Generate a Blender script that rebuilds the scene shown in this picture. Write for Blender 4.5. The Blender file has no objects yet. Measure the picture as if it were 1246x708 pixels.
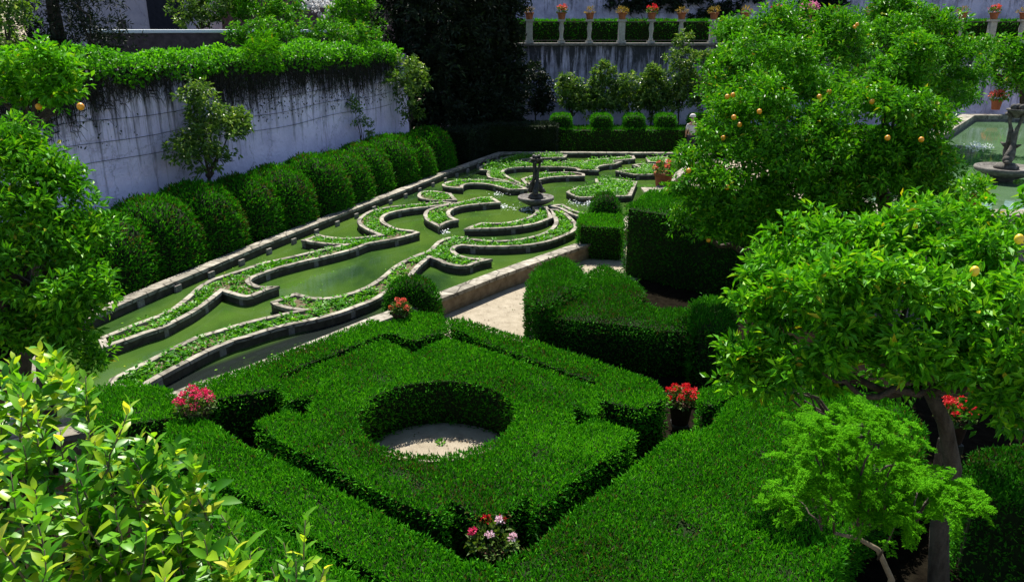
import bpy, bmesh, math, random
import numpy as np
from mathutils import Vector
from mathutils.geometry import tessellate_polygon
rng = np.random.default_rng(7); random.seed(7)
S = bpy.context.scene; COL = S.collection
R = math.radians
CAM_H, PITCH, F = 5.0, R(18.5), 950.0            # surveyed camera height, tilt, focal length

# ---------------------------------------------------------------- survey helpers: photo point -> point in the garden
def ray(u, v):
    x = (u-623)/F; y = -(v-354)/F
    return np.array([x, math.cos(PITCH)+y*math.sin(PITCH), -math.sin(PITCH)+y*math.cos(PITCH)])
def gz(u, v, z=0.0):
    d = ray(u, v); return np.array([0, 0, CAM_H]) + d*((z-CAM_H)/d[2])
def gy(u, v, Y):
    d = ray(u, v); return np.array([0, 0, CAM_H]) + d*(Y/d[1])

# ---------------------------------------------------------------- objects
def obj(name, me, mat, parent=None, smooth=False):
    if not isinstance(mat, (list, tuple)): mat = [mat]
    for m in mat:
        if m: me.materials.append(m)
    if smooth: me.polygons.foreach_set('use_smooth', np.ones(len(me.polygons), bool))
    o = bpy.data.objects.new(name, me); COL.objects.link(o)
    if parent is not None: o.parent = parent
    return o
def tag(o, label=None, cat=None, group=None, kind=None):
    if label: o['label'] = label
    if cat: o['category'] = cat
    if group: o['group'] = group
    if kind: o['kind'] = kind
    return o
def thing(name, label, cat, group=None, loc=(0, 0, 0), rz=0):
    o = bpy.data.objects.new(name, None); COL.objects.link(o); o.location = loc; o.rotation_euler = (0, 0, rz)
    o.empty_display_size = .1
    return tag(o, label, cat, group)
def copy_tree(o, parent=None):
    c = o.copy(); COL.objects.link(c)
    if parent is not None: c.parent = parent
    for ch in [x for x in bpy.data.objects if x.parent == o]: copy_tree(ch, c)
    return c
ORD = ['first', 'second', 'third', 'fourth', 'fifth', 'sixth', 'seventh', 'eighth', 'ninth', 'tenth', 'eleventh', 'twelfth',
       'thirteenth', 'fourteenth', 'fifteenth', 'sixteenth', 'seventeenth', 'eighteenth', 'nineteenth', 'twentieth']

# ---------------------------------------------------------------- mesh builders
def np_mesh(name, V, faces, tint=None, matidx=None):
    """faces: list of (n,k) int arrays; tint: per-face float arrays"""
    me = bpy.data.meshes.new(name)
    V = np.asarray(V, np.float32)
    me.vertices.add(len(V)); me.vertices.foreach_set('co', V.ravel())
    loops = np.concatenate([f.ravel() for f in faces]).astype(np.int32)
    tot = np.concatenate([np.full(len(f), f.shape[1]) for f in faces])
    start = np.concatenate([[0], np.cumsum(tot)[:-1]]).astype(np.int32)
    me.loops.add(len(loops)); me.loops.foreach_set('vertex_index', loops)
    me.polygons.add(len(tot)); me.polygons.foreach_set('loop_start', start)
    if matidx is not None: me.polygons.foreach_set('material_index', np.asarray(matidx, np.int32))
    me.polygons.foreach_set('use_smooth', np.zeros(len(tot), bool))
    me.update(calc_edges=True)
    if tint is not None:
        a = me.attributes.new('tint', 'FLOAT', 'FACE'); a.data.foreach_set('value', np.asarray(tint, np.float32))
    return me
class MB:
    def __init__(s): s.v = []; s.f = []; s.m = []
    def add(s, vs, fs, m=0):
        b = len(s.v); s.v += [tuple(map(float, v)) for v in vs]; s.f += [tuple(b+i for i in f) for f in fs]; s.m += [m]*len(fs); return s
    def box(s, c, d, rz=0, m=0, bev=0):
        x, y, z = [k/2 for k in d]; co, si = math.cos(rz), math.sin(rz)
        vs = [(c[0]+a*co-b*si, c[1]+a*si+b*co, c[2]+e) for e in (-z, z) for a, b in ((-x, -y), (x, -y), (x, y), (-x, y))]
        return s.add(vs, [(3, 2, 1, 0), (4, 5, 6, 7), (0, 1, 5, 4), (1, 2, 6, 5), (2, 3, 7, 6), (3, 0, 4, 7)], m)
    def tube(s, pts, rad, n=8, m=0, cap=True):
        pts = [Vector(p) for p in pts]
        if not hasattr(rad, '__len__'): rad = [rad]*len(pts)
        vs = []; up = Vector((0, 0, 1)); a = None
        for i, p in enumerate(pts):
            t = (pts[min(i+1, len(pts)-1)]-pts[max(i-1, 0)]).normalized()
            if a is None:
                a = t.cross(up); a = a.normalized() if a.length > 1e-3 else Vector((1, 0, 0))
            a = (a-t*a.dot(t)).normalized(); b = t.cross(a)
            vs += [p+(a*math.cos(2*math.pi*k/n)+b*math.sin(2*math.pi*k/n))*rad[i] for k in range(n)]
        fs = [(i*n+k, i*n+(k+1) % n, (i+1)*n+(k+1) % n, (i+1)*n+k) for i in range(len(pts)-1) for k in range(n)]
        if cap: fs += [tuple(range(n))[::-1], tuple((len(pts)-1)*n+k for k in range(n))]
        return s.add(vs, fs, m)
    def lathe(s, prof, n=24, c=(0, 0, 0), m=0, sx=1, sy=1, wob=0):
        vs = [(c[0]+r*sx*math.cos(2*math.pi*k/n), c[1]+r*sy*math.sin(2*math.pi*k/n), c[2]+z) for r, z in prof for k in range(n)]
        fs = [(i*n+k, i*n+(k+1) % n, (i+1)*n+(k+1) % n, (i+1)*n+k) for i in range(len(prof)-1) for k in range(n)]
        fs += [tuple(range(n))[::-1], tuple((len(prof)-1)*n+k for k in range(n))]
        return s.add(vs, fs, m)
    def ball(s, c, r, n=10, m=0):
        if not hasattr(r, '__len__'): r = (r, r, r)
        vs = [(c[0], c[1], c[2]-r[2])]; k2 = n//2
        for i in range(1, k2):
            t = -math.pi/2+math.pi*i/k2
            vs += [(c[0]+r[0]*math.cos(t)*math.cos(2*math.pi*k/n), c[1]+r[1]*math.cos(t)*math.sin(2*math.pi*k/n), c[2]+r[2]*math.sin(t)) for k in range(n)]
        vs.append((c[0], c[1], c[2]+r[2])); L = len(vs)-1
        fs = [(0, 1+(k+1) % n, 1+k) for k in range(n)]
        fs += [(1+i*n+k, 1+i*n+(k+1) % n, 1+(i+1)*n+(k+1) % n, 1+(i+1)*n+k) for i in range(k2-2) for k in range(n)]
        fs += [(L, 1+(k2-2)*n+k, 1+(k2-2)*n+(k+1) % n) for k in range(n)]
        return s.add(vs, fs, m)
    def mesh(s, name):
        me = bpy.data.meshes.new(name); me.from_pydata(s.v, [], s.f); me.polygons.foreach_set('material_index', s.m); me.update(); return me
    def build(s, name, mat, parent=None, smooth=False): return obj(name, s.mesh(name), mat, parent, smooth)
def bevel(o, w=.02, seg=2):
    m = o.modifiers.new('edge', 'BEVEL'); m.width = w; m.segments = seg; m.limit_method = 'ANGLE'; m.angle_limit = R(40); return o

# ---------------------------------------------------------------- materials
def mat(name):
    m = bpy.data.materials.new(name); m.use_nodes = True
    nt = m.node_tree; nt.nodes.clear(); out = nt.nodes.new('ShaderNodeOutputMaterial')
    return m, nt, nt.nodes.new, nt.links.new, out
def ramp(N, stops):
    r = N('ShaderNodeValToRGB'); e = r.color_ramp.elements
    while len(e) < len(stops): e.new(.5)
    for k, (p, c) in enumerate(stops): e[k].position = p; e[k].color = (*c, 1)
    return r
def noise(N, L, scale, detail=6, rough=.6, vec=None, stretch=None):
    n = N('ShaderNodeTexNoise'); n.inputs['Scale'].default_value = scale; n.inputs['Detail'].default_value = detail; n.inputs['Roughness'].default_value = rough
    tc = N('ShaderNodeTexCoord'); src = tc.outputs['Object']
    if stretch:
        mp = N('ShaderNodeMapping'); mp.inputs['Scale'].default_value = stretch; L(src, mp.inputs['Vector']); src = mp.outputs[0]
    L(src, n.inputs['Vector']); return n
def leaf_mat(name, stops, trans=.35, rough=.45, tr_col=None, spec=.35):
    m, nt, N, L, out = mat(name)
    at = N('ShaderNodeAttribute'); at.attribute_name = 'tint'
    rp = ramp(N, stops); L(at.outputs['Fac'], rp.inputs[0])
    p = N('ShaderNodeBsdfPrincipled'); p.inputs['Roughness'].default_value = rough; p.inputs['Specular IOR Level'].default_value = spec
    L(rp.outputs[0], p.inputs['Base Color'])
    t = N('ShaderNodeBsdfTranslucent')
    mx = N('ShaderNodeMix'); mx.data_type = 'RGBA'; mx.blend_type = 'MULTIPLY'; mx.inputs[0].default_value = 1
    L(rp.outputs[0], mx.inputs[6]); mx.inputs[7].default_value = (*(tr_col or (1.25, 1.2, .5)), 1)
    L(mx.outputs[2], t.inputs['Color'])
    ms = N('ShaderNodeMixShader'); ms.inputs[0].default_value = trans
    L(p.outputs[0], ms.inputs[1]); L(t.outputs[0], ms.inputs[2]); L(ms.outputs[0], out.inputs[0])
    return m
def mottled(name, stops, scale=6, rough=.9, bump=.3, bscale=40, stretch=None, detail=8, spec=.2):
    m, nt, N, L, out = mat(name)
    n = noise(N, L, scale, detail, .65, stretch=stretch); rp = ramp(N, stops); L(n.outputs[0], rp.inputs[0])
    p = N('ShaderNodeBsdfPrincipled'); p.inputs['Roughness'].default_value = rough; p.inputs['Specular IOR Level'].default_value = spec
    L(rp.outputs[0], p.inputs['Base Color'])
    if bump:
        b = N('ShaderNodeBump'); b.inputs['Strength'].default_value = bump; b.inputs['Distance'].default_value = .02
        n2 = noise(N, L, bscale, 6); L(n2.outputs[0], b.inputs['Height']); L(b.outputs[0], p.inputs['Normal'])
    L(p.outputs[0], out.inputs[0]); return m

M = {}
M['hedge'] = leaf_mat('hedge_leaf', [(0, (.085, .085, .02)), (.03, (.014, .085, .004)), (.5, (.033, .215, .006)), (1, (.11, .40, .012))], .28, .6, spec=.07)
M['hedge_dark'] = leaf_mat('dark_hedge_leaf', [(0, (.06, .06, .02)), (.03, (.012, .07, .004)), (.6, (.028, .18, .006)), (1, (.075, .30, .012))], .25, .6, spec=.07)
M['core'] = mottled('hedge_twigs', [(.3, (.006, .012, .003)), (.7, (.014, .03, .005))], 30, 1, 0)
M['citrus'] = leaf_mat('citrus_leaf', [(0, (.03, .15, .004)), (.6, (.10, .37, .007)), (.92, (.24, .52, .014)), (1, (.45, .42, .02))], .3, .42, spec=.18)
M['citrus_dark'] = leaf_mat('orange_tree_leaf', [(0, (.025, .12, .004)), (.6, (.085, .33, .007)), (.95, (.22, .48, .012)), (1, (.3, .33, .02))], .28, .42, spec=.18)
M['lemon_young'] = leaf_mat('young_lemon_leaf', [(0, (.04, .19, .008)), (.45, (.14, .38, .014)), (.75, (.42, .56, .03)), (1, (.7, .66, .08))], .45, .36, spec=.4)
M['feather'] = leaf_mat('feathery_leaf', [(0, (.05, .24, .004)), (1, (.15, .46, .008))], .35, .8, spec=.05)
M['wallshrub'] = leaf_mat('wall_shrub_leaf', [(0, (.03, .09, .012)), (.6, (.11, .23, .025)), (1, (.32, .42, .14))], .35, .38, spec=.45)
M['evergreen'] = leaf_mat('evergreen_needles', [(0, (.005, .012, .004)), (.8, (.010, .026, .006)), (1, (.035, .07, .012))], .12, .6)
M['ivy'] = leaf_mat('ivy_leaf', [(0, (.035, .17, .005)), (.5, (.08, .32, .008)), (1, (.15, .42, .012))], .42, .5, spec=.2)
M['bed'] = leaf_mat('bed_plant_leaf', [(0, (.035, .16, .008)), (.5, (.08, .29, .012)), (1, (.17, .42, .02))], .42, .45, spec=.25)
M['geranium'] = leaf_mat('geranium_leaf', [(0, (.03, .09, .01)), (1, (.12, .2, .03))], .3, .6)
M['red'] = leaf_mat('red_petal', [(0, (.55, .008, .01)), (1, (.8, .03, .04))], .3, .6, (1, 1, 1))
M['pink'] = leaf_mat('pink_petal', [(0, (.6, .01, .08)), (1, (.85, .06, .2))], .3, .6, (1, 1, 1))
M['salmon'] = leaf_mat('coral_petal', [(0, (.6, .06, .03)), (1, (.8, .16, .1))], .3, .6, (1, 1, 1))
M['palepink'] = leaf_mat('pale_pink_petal', [(0, (.7, .35, .45)), (1, (.85, .7, .75))], .3, .6, (1, 1, 1))
M['mauve'] = leaf_mat('mauve_petal', [(0, (.6, .12, .3)), (1, (.8, .3, .5))], .3, .6, (1, 1, 1))
M['drybloom'] = leaf_mat('ochre_foliage', [(0, (.12, .11, .02)), (1, (.36, .24, .06))], .3, .7)
M['litter'] = leaf_mat('dry_leaf', [(0, (.06, .035, .015)), (.6, (.14, .09, .04)), (1, (.08, .12, .02))], .2, .7)
M['bark'] = mottled('bark', [(.3, (.03, .022, .015)), (.7, (.10, .085, .065))], 14, .95, .8, 50, (1, 1, .3))
M['twig'] = mottled('pale_twig', [(.3, (.10, .08, .05)), (.7, (.22, .18, .12))], 20, .9, .3)
M['drystem'] = mottled('dry_ivy_stem', [(.3, (.012, .012, .010)), (.7, (.035, .033, .028))], 20, 1, 0)
M['gravel'] = mottled('gravel_path', [(.25, (.2, .165, .115)), (.42, (.31, .265, .195)), (.6, (.37, .32, .24)), (.8, (.43, .38, .29))], 5, .95, .8, 120, detail=15)
M['earth'] = mottled('shade_darkened_earth', [(.3, (.005, .004, .003)), (.7, (.014, .012, .008))], 8, 1, .6, 60, spec=0)  # earth blackened so the shadow under the trees sits in its colour
M['soil'] = mottled('bed_soil', [(.3, (.06, .045, .025)), (.7, (.16, .125, .075))], 18, 1, .7, 90)
M['coping'] = mottled('stone_coping', [(.3, (.10, .09, .068)), (.5, (.27, .245, .195)), (.75, (.42, .39, .335))], 7, .85, .5, 60)
def joints(m, scale=2.4, col=(.05, .045, .035)):
    nt = m.node_tree; N, L = nt.nodes.new, nt.links.new; p = [n for n in nt.nodes if n.type == 'BSDF_PRINCIPLED'][0]
    src = p.inputs['Base Color'].links[0].from_socket; v = N('ShaderNodeTexVoronoi'); v.feature = 'DISTANCE_TO_EDGE'; v.inputs['Scale'].default_value = scale
    tc = N('ShaderNodeTexCoord'); L(tc.outputs['Object'], v.inputs['Vector']); r = ramp(N, [(.0, (1, 1, 1)), (.05, (0, 0, 0))]); L(v.outputs['Distance'], r.inputs[0])
    mx = N('ShaderNodeMix'); mx.data_type = 'RGBA'; L(r.outputs[0], mx.inputs[0]); L(src, mx.inputs[6]); mx.inputs[7].default_value = (*col, 1)
    v2 = N('ShaderNodeTexVoronoi'); v2.inputs['Scale'].default_value = scale; L(tc.outputs['Object'], v2.inputs['Vector']); sp = N('ShaderNodeSeparateColor'); L(v2.outputs['Color'], sp.inputs[0])
    mr = N('ShaderNodeMapRange'); mr.inputs[3].default_value = .68; mr.inputs[4].default_value = 1.2; L(sp.outputs[0], mr.inputs[0])
    vm = N('ShaderNodeVectorMath'); vm.operation = 'SCALE'; L(mx.outputs[2], vm.inputs[0]); L(mr.outputs[0], vm.inputs['Scale']); L(vm.outputs[0], p.inputs['Base Color'])
joints(M['coping'])
M['kerbside'] = mottled('algae_stained_stone', [(.3, (.03, .028, .018)), (.6, (.07, .062, .042)), (.85, (.15, .13, .10))], 7, .9, .5, 50)
M['sandstone'] = mottled('brown_stone_face', [(.3, (.12, .085, .05)), (.7, (.26, .2, .13))], 7, .9, .5, 50)
M['block'] = mottled('pale_stone_block', [(.3, (.11, .10, .085)), (.7, (.26, .24, .21))], 9, .9, .4, 50)
M['granite'] = mottled('weathered_granite', [(.3, (.06, .055, .05)), (.55, (.16, .15, .135)), (.8, (.33, .31, .28))], 10, .85, .7, 45)
M['midgranite'] = mottled('grey_lichen_granite', [(.3, (.035, .032, .028)), (.55, (.10, .093, .082)), (.8, (.26, .245, .22))], 9, .8, .8, 40)
M['darkgranite'] = mottled('dark_wet_granite', [(.3, (.02, .018, .015)), (.6, (.055, .05, .042)), (.85, (.16, .145, .12))], 9, .55, .7, 45, spec=.4)
M['post'] = mottled('lichen_post_stone', [(.3, (.22, .22, .19)), (.7, (.42, .41, .37))], 12, .9, .4)
M['terracotta'] = mottled('terracotta', [(.3, (.22, .07, .03)), (.7, (.36, .13, .06))], 9, .85, .2)
M['orange'] = mottled('orange_peel', [(.3, (.70, .26, .01)), (.7, (.80, .36, .015))], 5, .4, .15, 200, spec=.5)
M['lemon'] = mottled('lemon_peel', [(.3, (.75, .50, .02)), (.7, (.85, .62, .04))], 5, .4, .15, 200, spec=.5)
M['iron'] = mottled('rusted_iron', [(.3, (.04, .035, .03)), (.7, (.11, .09, .08))], 9, .8, 0)
M['wire'] = mottled('grey_wire', [(.3, (.03, .03, .03)), (.7, (.06, .06, .06))], 9, .7, 0)
M['skin'] = mottled('skin', [(.3, (.5, .28, .2)), (.7, (.55, .32, .23))], 5, .6, 0)
M['cloth_light'] = mottled('pale_cotton', [(.3, (.62, .56, .55)), (.7, (.72, .66, .65))], 9, .9, 0)
M['cloth_dark'] = mottled('dark_cotton', [(.3, (.03, .03, .04)), (.7, (.06, .05, .06))], 9, .9, 0)
M['rubble'] = mottled('dark_rubble_stone', [(.3, (.05, .035, .035)), (.6, (.13, .09, .09)), (.8, (.22, .17, .17))], 5, .95, .9, 14)
M['foam'] = mottled('water_foam', [(.3, (.75, .8, .8)), (.7, (.9, .92, .92))], 30, .4, 0)
M['flowerwhite'] = leaf_mat('white_blossom', [(0, (.6, .6, .6)), (1, (.85, .85, .85))], .3, .6, (1, 1, 1))

def stucco(name, base, dirty, streak, amt=(.42, .62), top=4.3, hfac=.0):
    """lime-washed wall: patchy wash, vertical run-off streaks heavier near its top, joints of damp at the foot"""
    m, nt, N, L, out = mat(name)
    a = noise(N, L, .9, 8, .65); ra = ramp(N, [(.35, dirty), (.6, base)]); L(a.outputs[0], ra.inputs[0])
    s = noise(N, L, 2.2, 9, .7, stretch=(2.6, 2.6, .16))
    s2 = noise(N, L, 7, 6, .75, stretch=(1, 1, .35))
    tc = N('ShaderNodeTexCoord'); sx = N('ShaderNodeSeparateXYZ'); L(tc.outputs['Object'], sx.inputs[0])
    mr = N('ShaderNodeMapRange'); mr.inputs[1].default_value = top*.25; mr.inputs[2].default_value = top; mr.inputs[3].default_value = -.12; mr.inputs[4].default_value = .12+hfac
    L(sx.outputs[2], mr.inputs[0])
    ad = N('ShaderNodeMath'); L(s.outputs[0], ad.inputs[0]); L(mr.outputs[0], ad.inputs[1])
    ml = N('ShaderNodeMath'); ml.operation = 'MULTIPLY_ADD'; L(s2.outputs[0], ml.inputs[0]); ml.inputs[1].default_value = .3; L(ad.outputs[0], ml.inputs[2])
    sb = N('ShaderNodeMath'); sb.operation = 'SUBTRACT'; L(ml.outputs[0], sb.inputs[0]); sb.inputs[1].default_value = .15
    rs = ramp(N, [(amt[0], (0, 0, 0)), (amt[1], (1, 1, 1))]); L(sb.outputs[0], rs.inputs[0])
    mx = N('ShaderNodeMix'); mx.data_type = 'RGBA'; L(rs.outputs[0], mx.inputs[0]); L(ra.outputs[0], mx.inputs[6]); mx.inputs[7].default_value = (*streak, 1)
    p = N('ShaderNodeBsdfPrincipled'); p.inputs['Roughness'].default_value = .95; p.inputs['Specular IOR Level'].default_value = .1
    l = noise(N, L, 3.2, 12, .78); rl = ramp(N, [(.57, (0, 0, 0)), (.68, (.6, .6, .6))]); L(l.outputs[0], rl.inputs[0])
    vo = N('ShaderNodeTexVoronoi'); vo.feature = 'DISTANCE_TO_EDGE'; vo.inputs['Scale'].default_value = .55; dn = noise(N, L, 1.5, 6, .7); va = N('ShaderNodeVectorMath'); L(tc.outputs['Object'], va.inputs[0]); L(dn.outputs[1], va.inputs[1]); L(va.outputs[0], vo.inputs['Vector'])
    rc = ramp(N, [(0, (.7, .7, .7)), (.012, (0, 0, 0))]); L(vo.outputs['Distance'], rc.inputs[0]); mxx = N('ShaderNodeMath'); mxx.operation = 'MAXIMUM'; L(rl.outputs[0], mxx.inputs[0]); L(rc.outputs[0], mxx.inputs[1])
    m3 = N('ShaderNodeMix'); m3.data_type = 'RGBA'; L(mxx.outputs[0], m3.inputs[0]); L(mx.outputs[2], m3.inputs[6]); m3.inputs[7].default_value = (dirty[0]*.5, dirty[1]*.5, dirty[2]*.48, 1)
    L(m3.outputs[2], p.inputs['Base Color'])
    b = N('ShaderNodeBump'); b.inputs['Strength'].default_value = .7; b.inputs['Distance'].default_value = .05
    n2 = noise(N, L, 12, 8); L(n2.outputs[0], b.inputs['Height']); L(b.outputs[0], p.inputs['Normal'])
    L(p.outputs[0], out.inputs[0]); return m
M['wall'] = stucco('lilac_limewash', (.84, .75, .97), (.62, .55, .76), (.05, .05, .055), (.53, .74), 4.3, .09)
M['farwall'] = stucco('stained_limewash', (.66, .60, .78), (.34, .31, .42), (.05, .05, .06), (.47, .66), 4.4, .06)
M['facade'] = stucco('pale_render', (.55, .46, .5), (.42, .36, .42), (.2, .17, .2), (.6, .8), 9)
M['dark_opening'] = mottled('doorway_shade', [(.3, (.008, .008, .014)), (.7, (.02, .02, .03))], 6, .7, 0)  # flat near-black stands in for the unlit inside of the opening

def water_mat(name, cols, clear=None, rough=.03):  # clear: strip where the colour is darkened to stand in for a reflection
    m, nt, N, L, out = mat(name)
    n = noise(N, L, .5, 5, .55, stretch=(1, .6, 1)); rp = ramp(N, cols); L(n.outputs[0], rp.inputs[0]); col = rp.outputs[0]
    if clear:                                          # strip of base colour darkened in place of a reflection: origin, direction, normal
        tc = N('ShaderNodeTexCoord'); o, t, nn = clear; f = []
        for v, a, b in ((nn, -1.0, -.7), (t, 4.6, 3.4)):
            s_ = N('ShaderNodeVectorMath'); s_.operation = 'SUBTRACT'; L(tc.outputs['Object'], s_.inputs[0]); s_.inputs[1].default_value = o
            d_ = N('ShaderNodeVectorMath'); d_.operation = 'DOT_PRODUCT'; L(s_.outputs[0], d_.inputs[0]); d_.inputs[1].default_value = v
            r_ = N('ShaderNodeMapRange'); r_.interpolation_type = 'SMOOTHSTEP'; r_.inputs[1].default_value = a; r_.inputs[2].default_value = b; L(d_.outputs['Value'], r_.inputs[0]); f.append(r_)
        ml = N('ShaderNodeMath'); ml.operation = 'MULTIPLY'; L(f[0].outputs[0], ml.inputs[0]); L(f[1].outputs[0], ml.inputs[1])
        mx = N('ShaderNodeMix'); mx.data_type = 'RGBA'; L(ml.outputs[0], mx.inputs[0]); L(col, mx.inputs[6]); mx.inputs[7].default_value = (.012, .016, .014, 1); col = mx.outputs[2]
    p = N('ShaderNodeBsdfPrincipled'); p.inputs['Roughness'].default_value = rough; p.inputs['IOR'].default_value = 1.36; p.inputs['Specular IOR Level'].default_value = .9
    L(col, p.inputs['Base Color'])
    b = N('ShaderNodeBump'); b.inputs['Strength'].default_value = .06; b.inputs['Distance'].default_value = .02
    n2 = noise(N, L, 6, 3, .5); L(n2.outputs[0], b.inputs['Height']); L(b.outputs[0], p.inputs['Normal'])
    L(p.outputs[0], out.inputs[0]); return m
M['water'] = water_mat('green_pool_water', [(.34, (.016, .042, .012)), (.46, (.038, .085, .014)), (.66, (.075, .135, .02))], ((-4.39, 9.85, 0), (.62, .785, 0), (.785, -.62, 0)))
M['water2'] = water_mat('pale_pond_water', [(.35, (.06, .12, .05)), (.65, (.11, .19, .10))])

# ---------------------------------------------------------------- leaves
def unit(a): return a/np.maximum(np.linalg.norm(a, axis=-1, keepdims=True), 1e-9)
def leaf_geo(P, D, Nn, L, W, fold=.25, droop=0.):
    """folded rhombic leaves: P base, D axis, Nn rough normal"""
    n = len(P); D = unit(D); Sd = unit(np.cross(D, Nn)); Nn = np.cross(Sd, D)
    L = np.broadcast_to(L, n)[:, None]; W = np.broadcast_to(W, n)[:, None]
    mid = P+D*L*.45+Nn*W*fold
    V = np.stack([P, mid+Sd*W*.5, P+D*L-Nn*L*droop, mid-Sd*W*.5], 1).reshape(-1, 3)
    b = np.arange(n)*4
    Fc = np.stack([np.stack([b, b+1, b+2], 1), np.stack([b, b+2, b+3], 1)], 1).reshape(-1, 3)
    return V, Fc
def leaf_big(P, D, Nn, L, W, fold=.2, droop=.25):
    n = len(P); D = unit(D); Sd = unit(np.cross(D, Nn)); Nn = np.cross(Sd, D)
    L = np.broadcast_to(L, n)[:, None]; W = np.broadcast_to(W, n)[:, None]
    def pt(t, w, k=0): return P+D*L*t+Sd*W*w+Nn*(abs(w)*2*fold*W*.5-droop*L*t*t)
    V = np.stack([pt(0, 0), pt(.3, .42), pt(.3, 0), pt(.3, -.42), pt(.66, .40), pt(.66, 0), pt(.66, -.40), pt(1, 0)], 1).reshape(-1, 3)
    b = np.arange(n)*8
    T = np.concatenate([np.stack([b+i for i in f], 1) for f in ((0, 1, 2), (0, 2, 3), (4, 7, 5), (5, 7, 6))])
    Q = np.concatenate([np.stack([b+i for i in f], 1) for f in ((1, 4, 5, 2), (2, 5, 6, 3))])
    return V, T, Q, n
def leaf_mesh(name, P, D, Nn, L, W, fold=.25, droop=0., tint=None):
    V, Fc = leaf_geo(P, D, Nn, L, W, fold, droop)
    t = rng.random(len(P)) if tint is None else tint
    return np_mesh(name, V, [Fc], np.repeat(t, 2))
def big_leaf_mesh(name, P, D, Nn, L, W, fold=.2, droop=.25, tint=None):
    V, T, Q, n = leaf_big(P, D, Nn, L, W, fold, droop)
    t = rng.random(n) if tint is None else tint
    me = np_mesh(name, V, [T, Q], np.concatenate([np.tile(t, 4), np.tile(t, 2)]))
    me.polygons.foreach_set('use_smooth', np.ones(len(me.polygons), bool)); return me
def sample(V, T, density):
    V = np.asarray(V, float); T = np.asarray(T)
    a, b, c = V[T[:, 0]], V[T[:, 1]], V[T[:, 2]]
    cr = np.cross(b-a, c-a); ar = np.linalg.norm(cr, axis=1)/2
    w = ar*density if np.isscalar(density) else ar*density
    n = int(w.sum()); i = rng.choice(len(T), n, p=w/w.sum())
    r1 = np.sqrt(rng.random(n))[:, None]; r2 = rng.random(n)[:, None]
    return a[i]*(1-r1)+b[i]*r1*(1-r2)+c[i]*r1*r2, unit(cr)[i]
def vnoise(P, s, seed=0):
    """cheap smooth noise -1..1"""
    q = P*s+seed*7.3
    return (np.sin(q[:, 0]*1.7+np.sin(q[:, 1]*1.3)*1.5)+np.sin(q[:, 1]*2.1+np.sin(q[:, 0]*.9+q[:, 2])*1.7)+np.sin((q[:, 0]+q[:, 1])*1.1+q[:, 2]*2.3))/3
def edge_dist(P, loops):
    d = np.full(len(P), 9.); o = np.zeros((len(P), 2))
    for l in loops:
        a = l; b = np.roll(l, -1, 0)
        for p, q in zip(a, b):
            e = q-p; L2 = max(e@e, 1e-9); t = np.clip(((P[:, :2]-p)@e)/L2, 0, 1); v = P[:, :2]-p-t[:, None]*e; k = np.linalg.norm(v, axis=1)
            m = k < d; d[m] = k[m]; o[m] = -v[m]
    return d, unit(o)
def shoots(V, T, density, L, W, spread=.45, up=.5, jit=.02, name='foliage', loops=None, rnd=0., ztop=None):
    P, Nn = sample(V, T, density); n = len(P)
    if loops is not None and rnd > 0:
        topf = Nn[:, 2] > .5
        d, o = edge_dist(P[topf], loops); k = np.clip(1-d/rnd, 0, 1)
        drop = rnd*(1-np.sqrt(1-k*k)); Pt = P[topf]; Pt[:, 2] -= drop*.8; P[topf] = Pt
        Nt = Nn[topf]; Nt[:, :2] += o*(k/np.sqrt(np.maximum(1-k*k, .08)))[:, None]; Nn[topf] = unit(Nt)
        sd = ~topf & (P[:, 2] > ztop-rnd*.75); P[sd, 2] -= rnd*.6*rng.random(sd.sum())
    kp = vnoise(P, 3.1, 21)+.6*vnoise(P, 9.3, 4)+rng.normal(0, .35, n) > -1.05; P, Nn = P[kp], Nn[kp]; n = len(P)
    bumps = vnoise(P, 1.6)*.018+vnoise(P, 5.1, 3)*.009+(rng.random(n) < .02)*rng.uniform(.01, .05, n)
    P = P+Nn*(rng.normal(0, jit, n)+bumps-.02)[:, None]
    D = unit(Nn+np.array([0, 0, up])+rng.normal(0, spread, (n, 3)))
    side = rng.normal(0, 1, (n, 3))
    ll = L*rng.uniform(.6, 1.35, n); ww = W*rng.uniform(.7, 1.3, n)
    t = np.clip(.45+.22*vnoise(P, 1.1, 5)+.15*vnoise(P, 4, 2)+.14*vnoise(P, .45, 11)+rng.normal(0, .26, n), 0, 1)
    return leaf_mesh(name, P, D, side, ll, ww, .2, .1, t)

# ---------------------------------------------------------------- polygons
def smooth_poly(pts, step=.12):
    """closed outline; points (x,y[,1 = corner]); Catmull-Rom between corners, resampled"""
    n = len(pts); P = [np.array(p[:2], float) for p in pts]; C = [len(p) > 2 and p[2] for p in pts]; out = []
    for i in range(n):
        p1, p2 = P[i], P[(i+1) % n]
        p0 = p1-(p2-p1) if C[i] else P[i-1]; p3 = p2+(p2-p1) if C[(i+1) % n] else P[(i+2) % n]
        k = max(1, int(round(np.linalg.norm(p2-p1)/step)))
        d = np.linalg.norm(p2-p1)
        m1 = (p2-p0)/2; m2 = (p3-p1)/2                     # limit tangents
        for mm in (m1, m2):
            l = np.linalg.norm(mm)
            if l > d: mm *= d/l
        for j in range(k):
            t = j/k
            out.append((2*t**3-3*t**2+1)*p1+(t**3-2*t**2+t)*m1+(-2*t**3+3*t**2)*p2+(t**3-t**2)*m2)
    return np.array(out)
def area(P): return .5*np.sum(P[:, 0]*np.roll(P[:, 1], -1)-np.roll(P[:, 0], -1)*P[:, 1])
def ccw(P): return P if area(P) > 0 else P[::-1]
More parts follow.
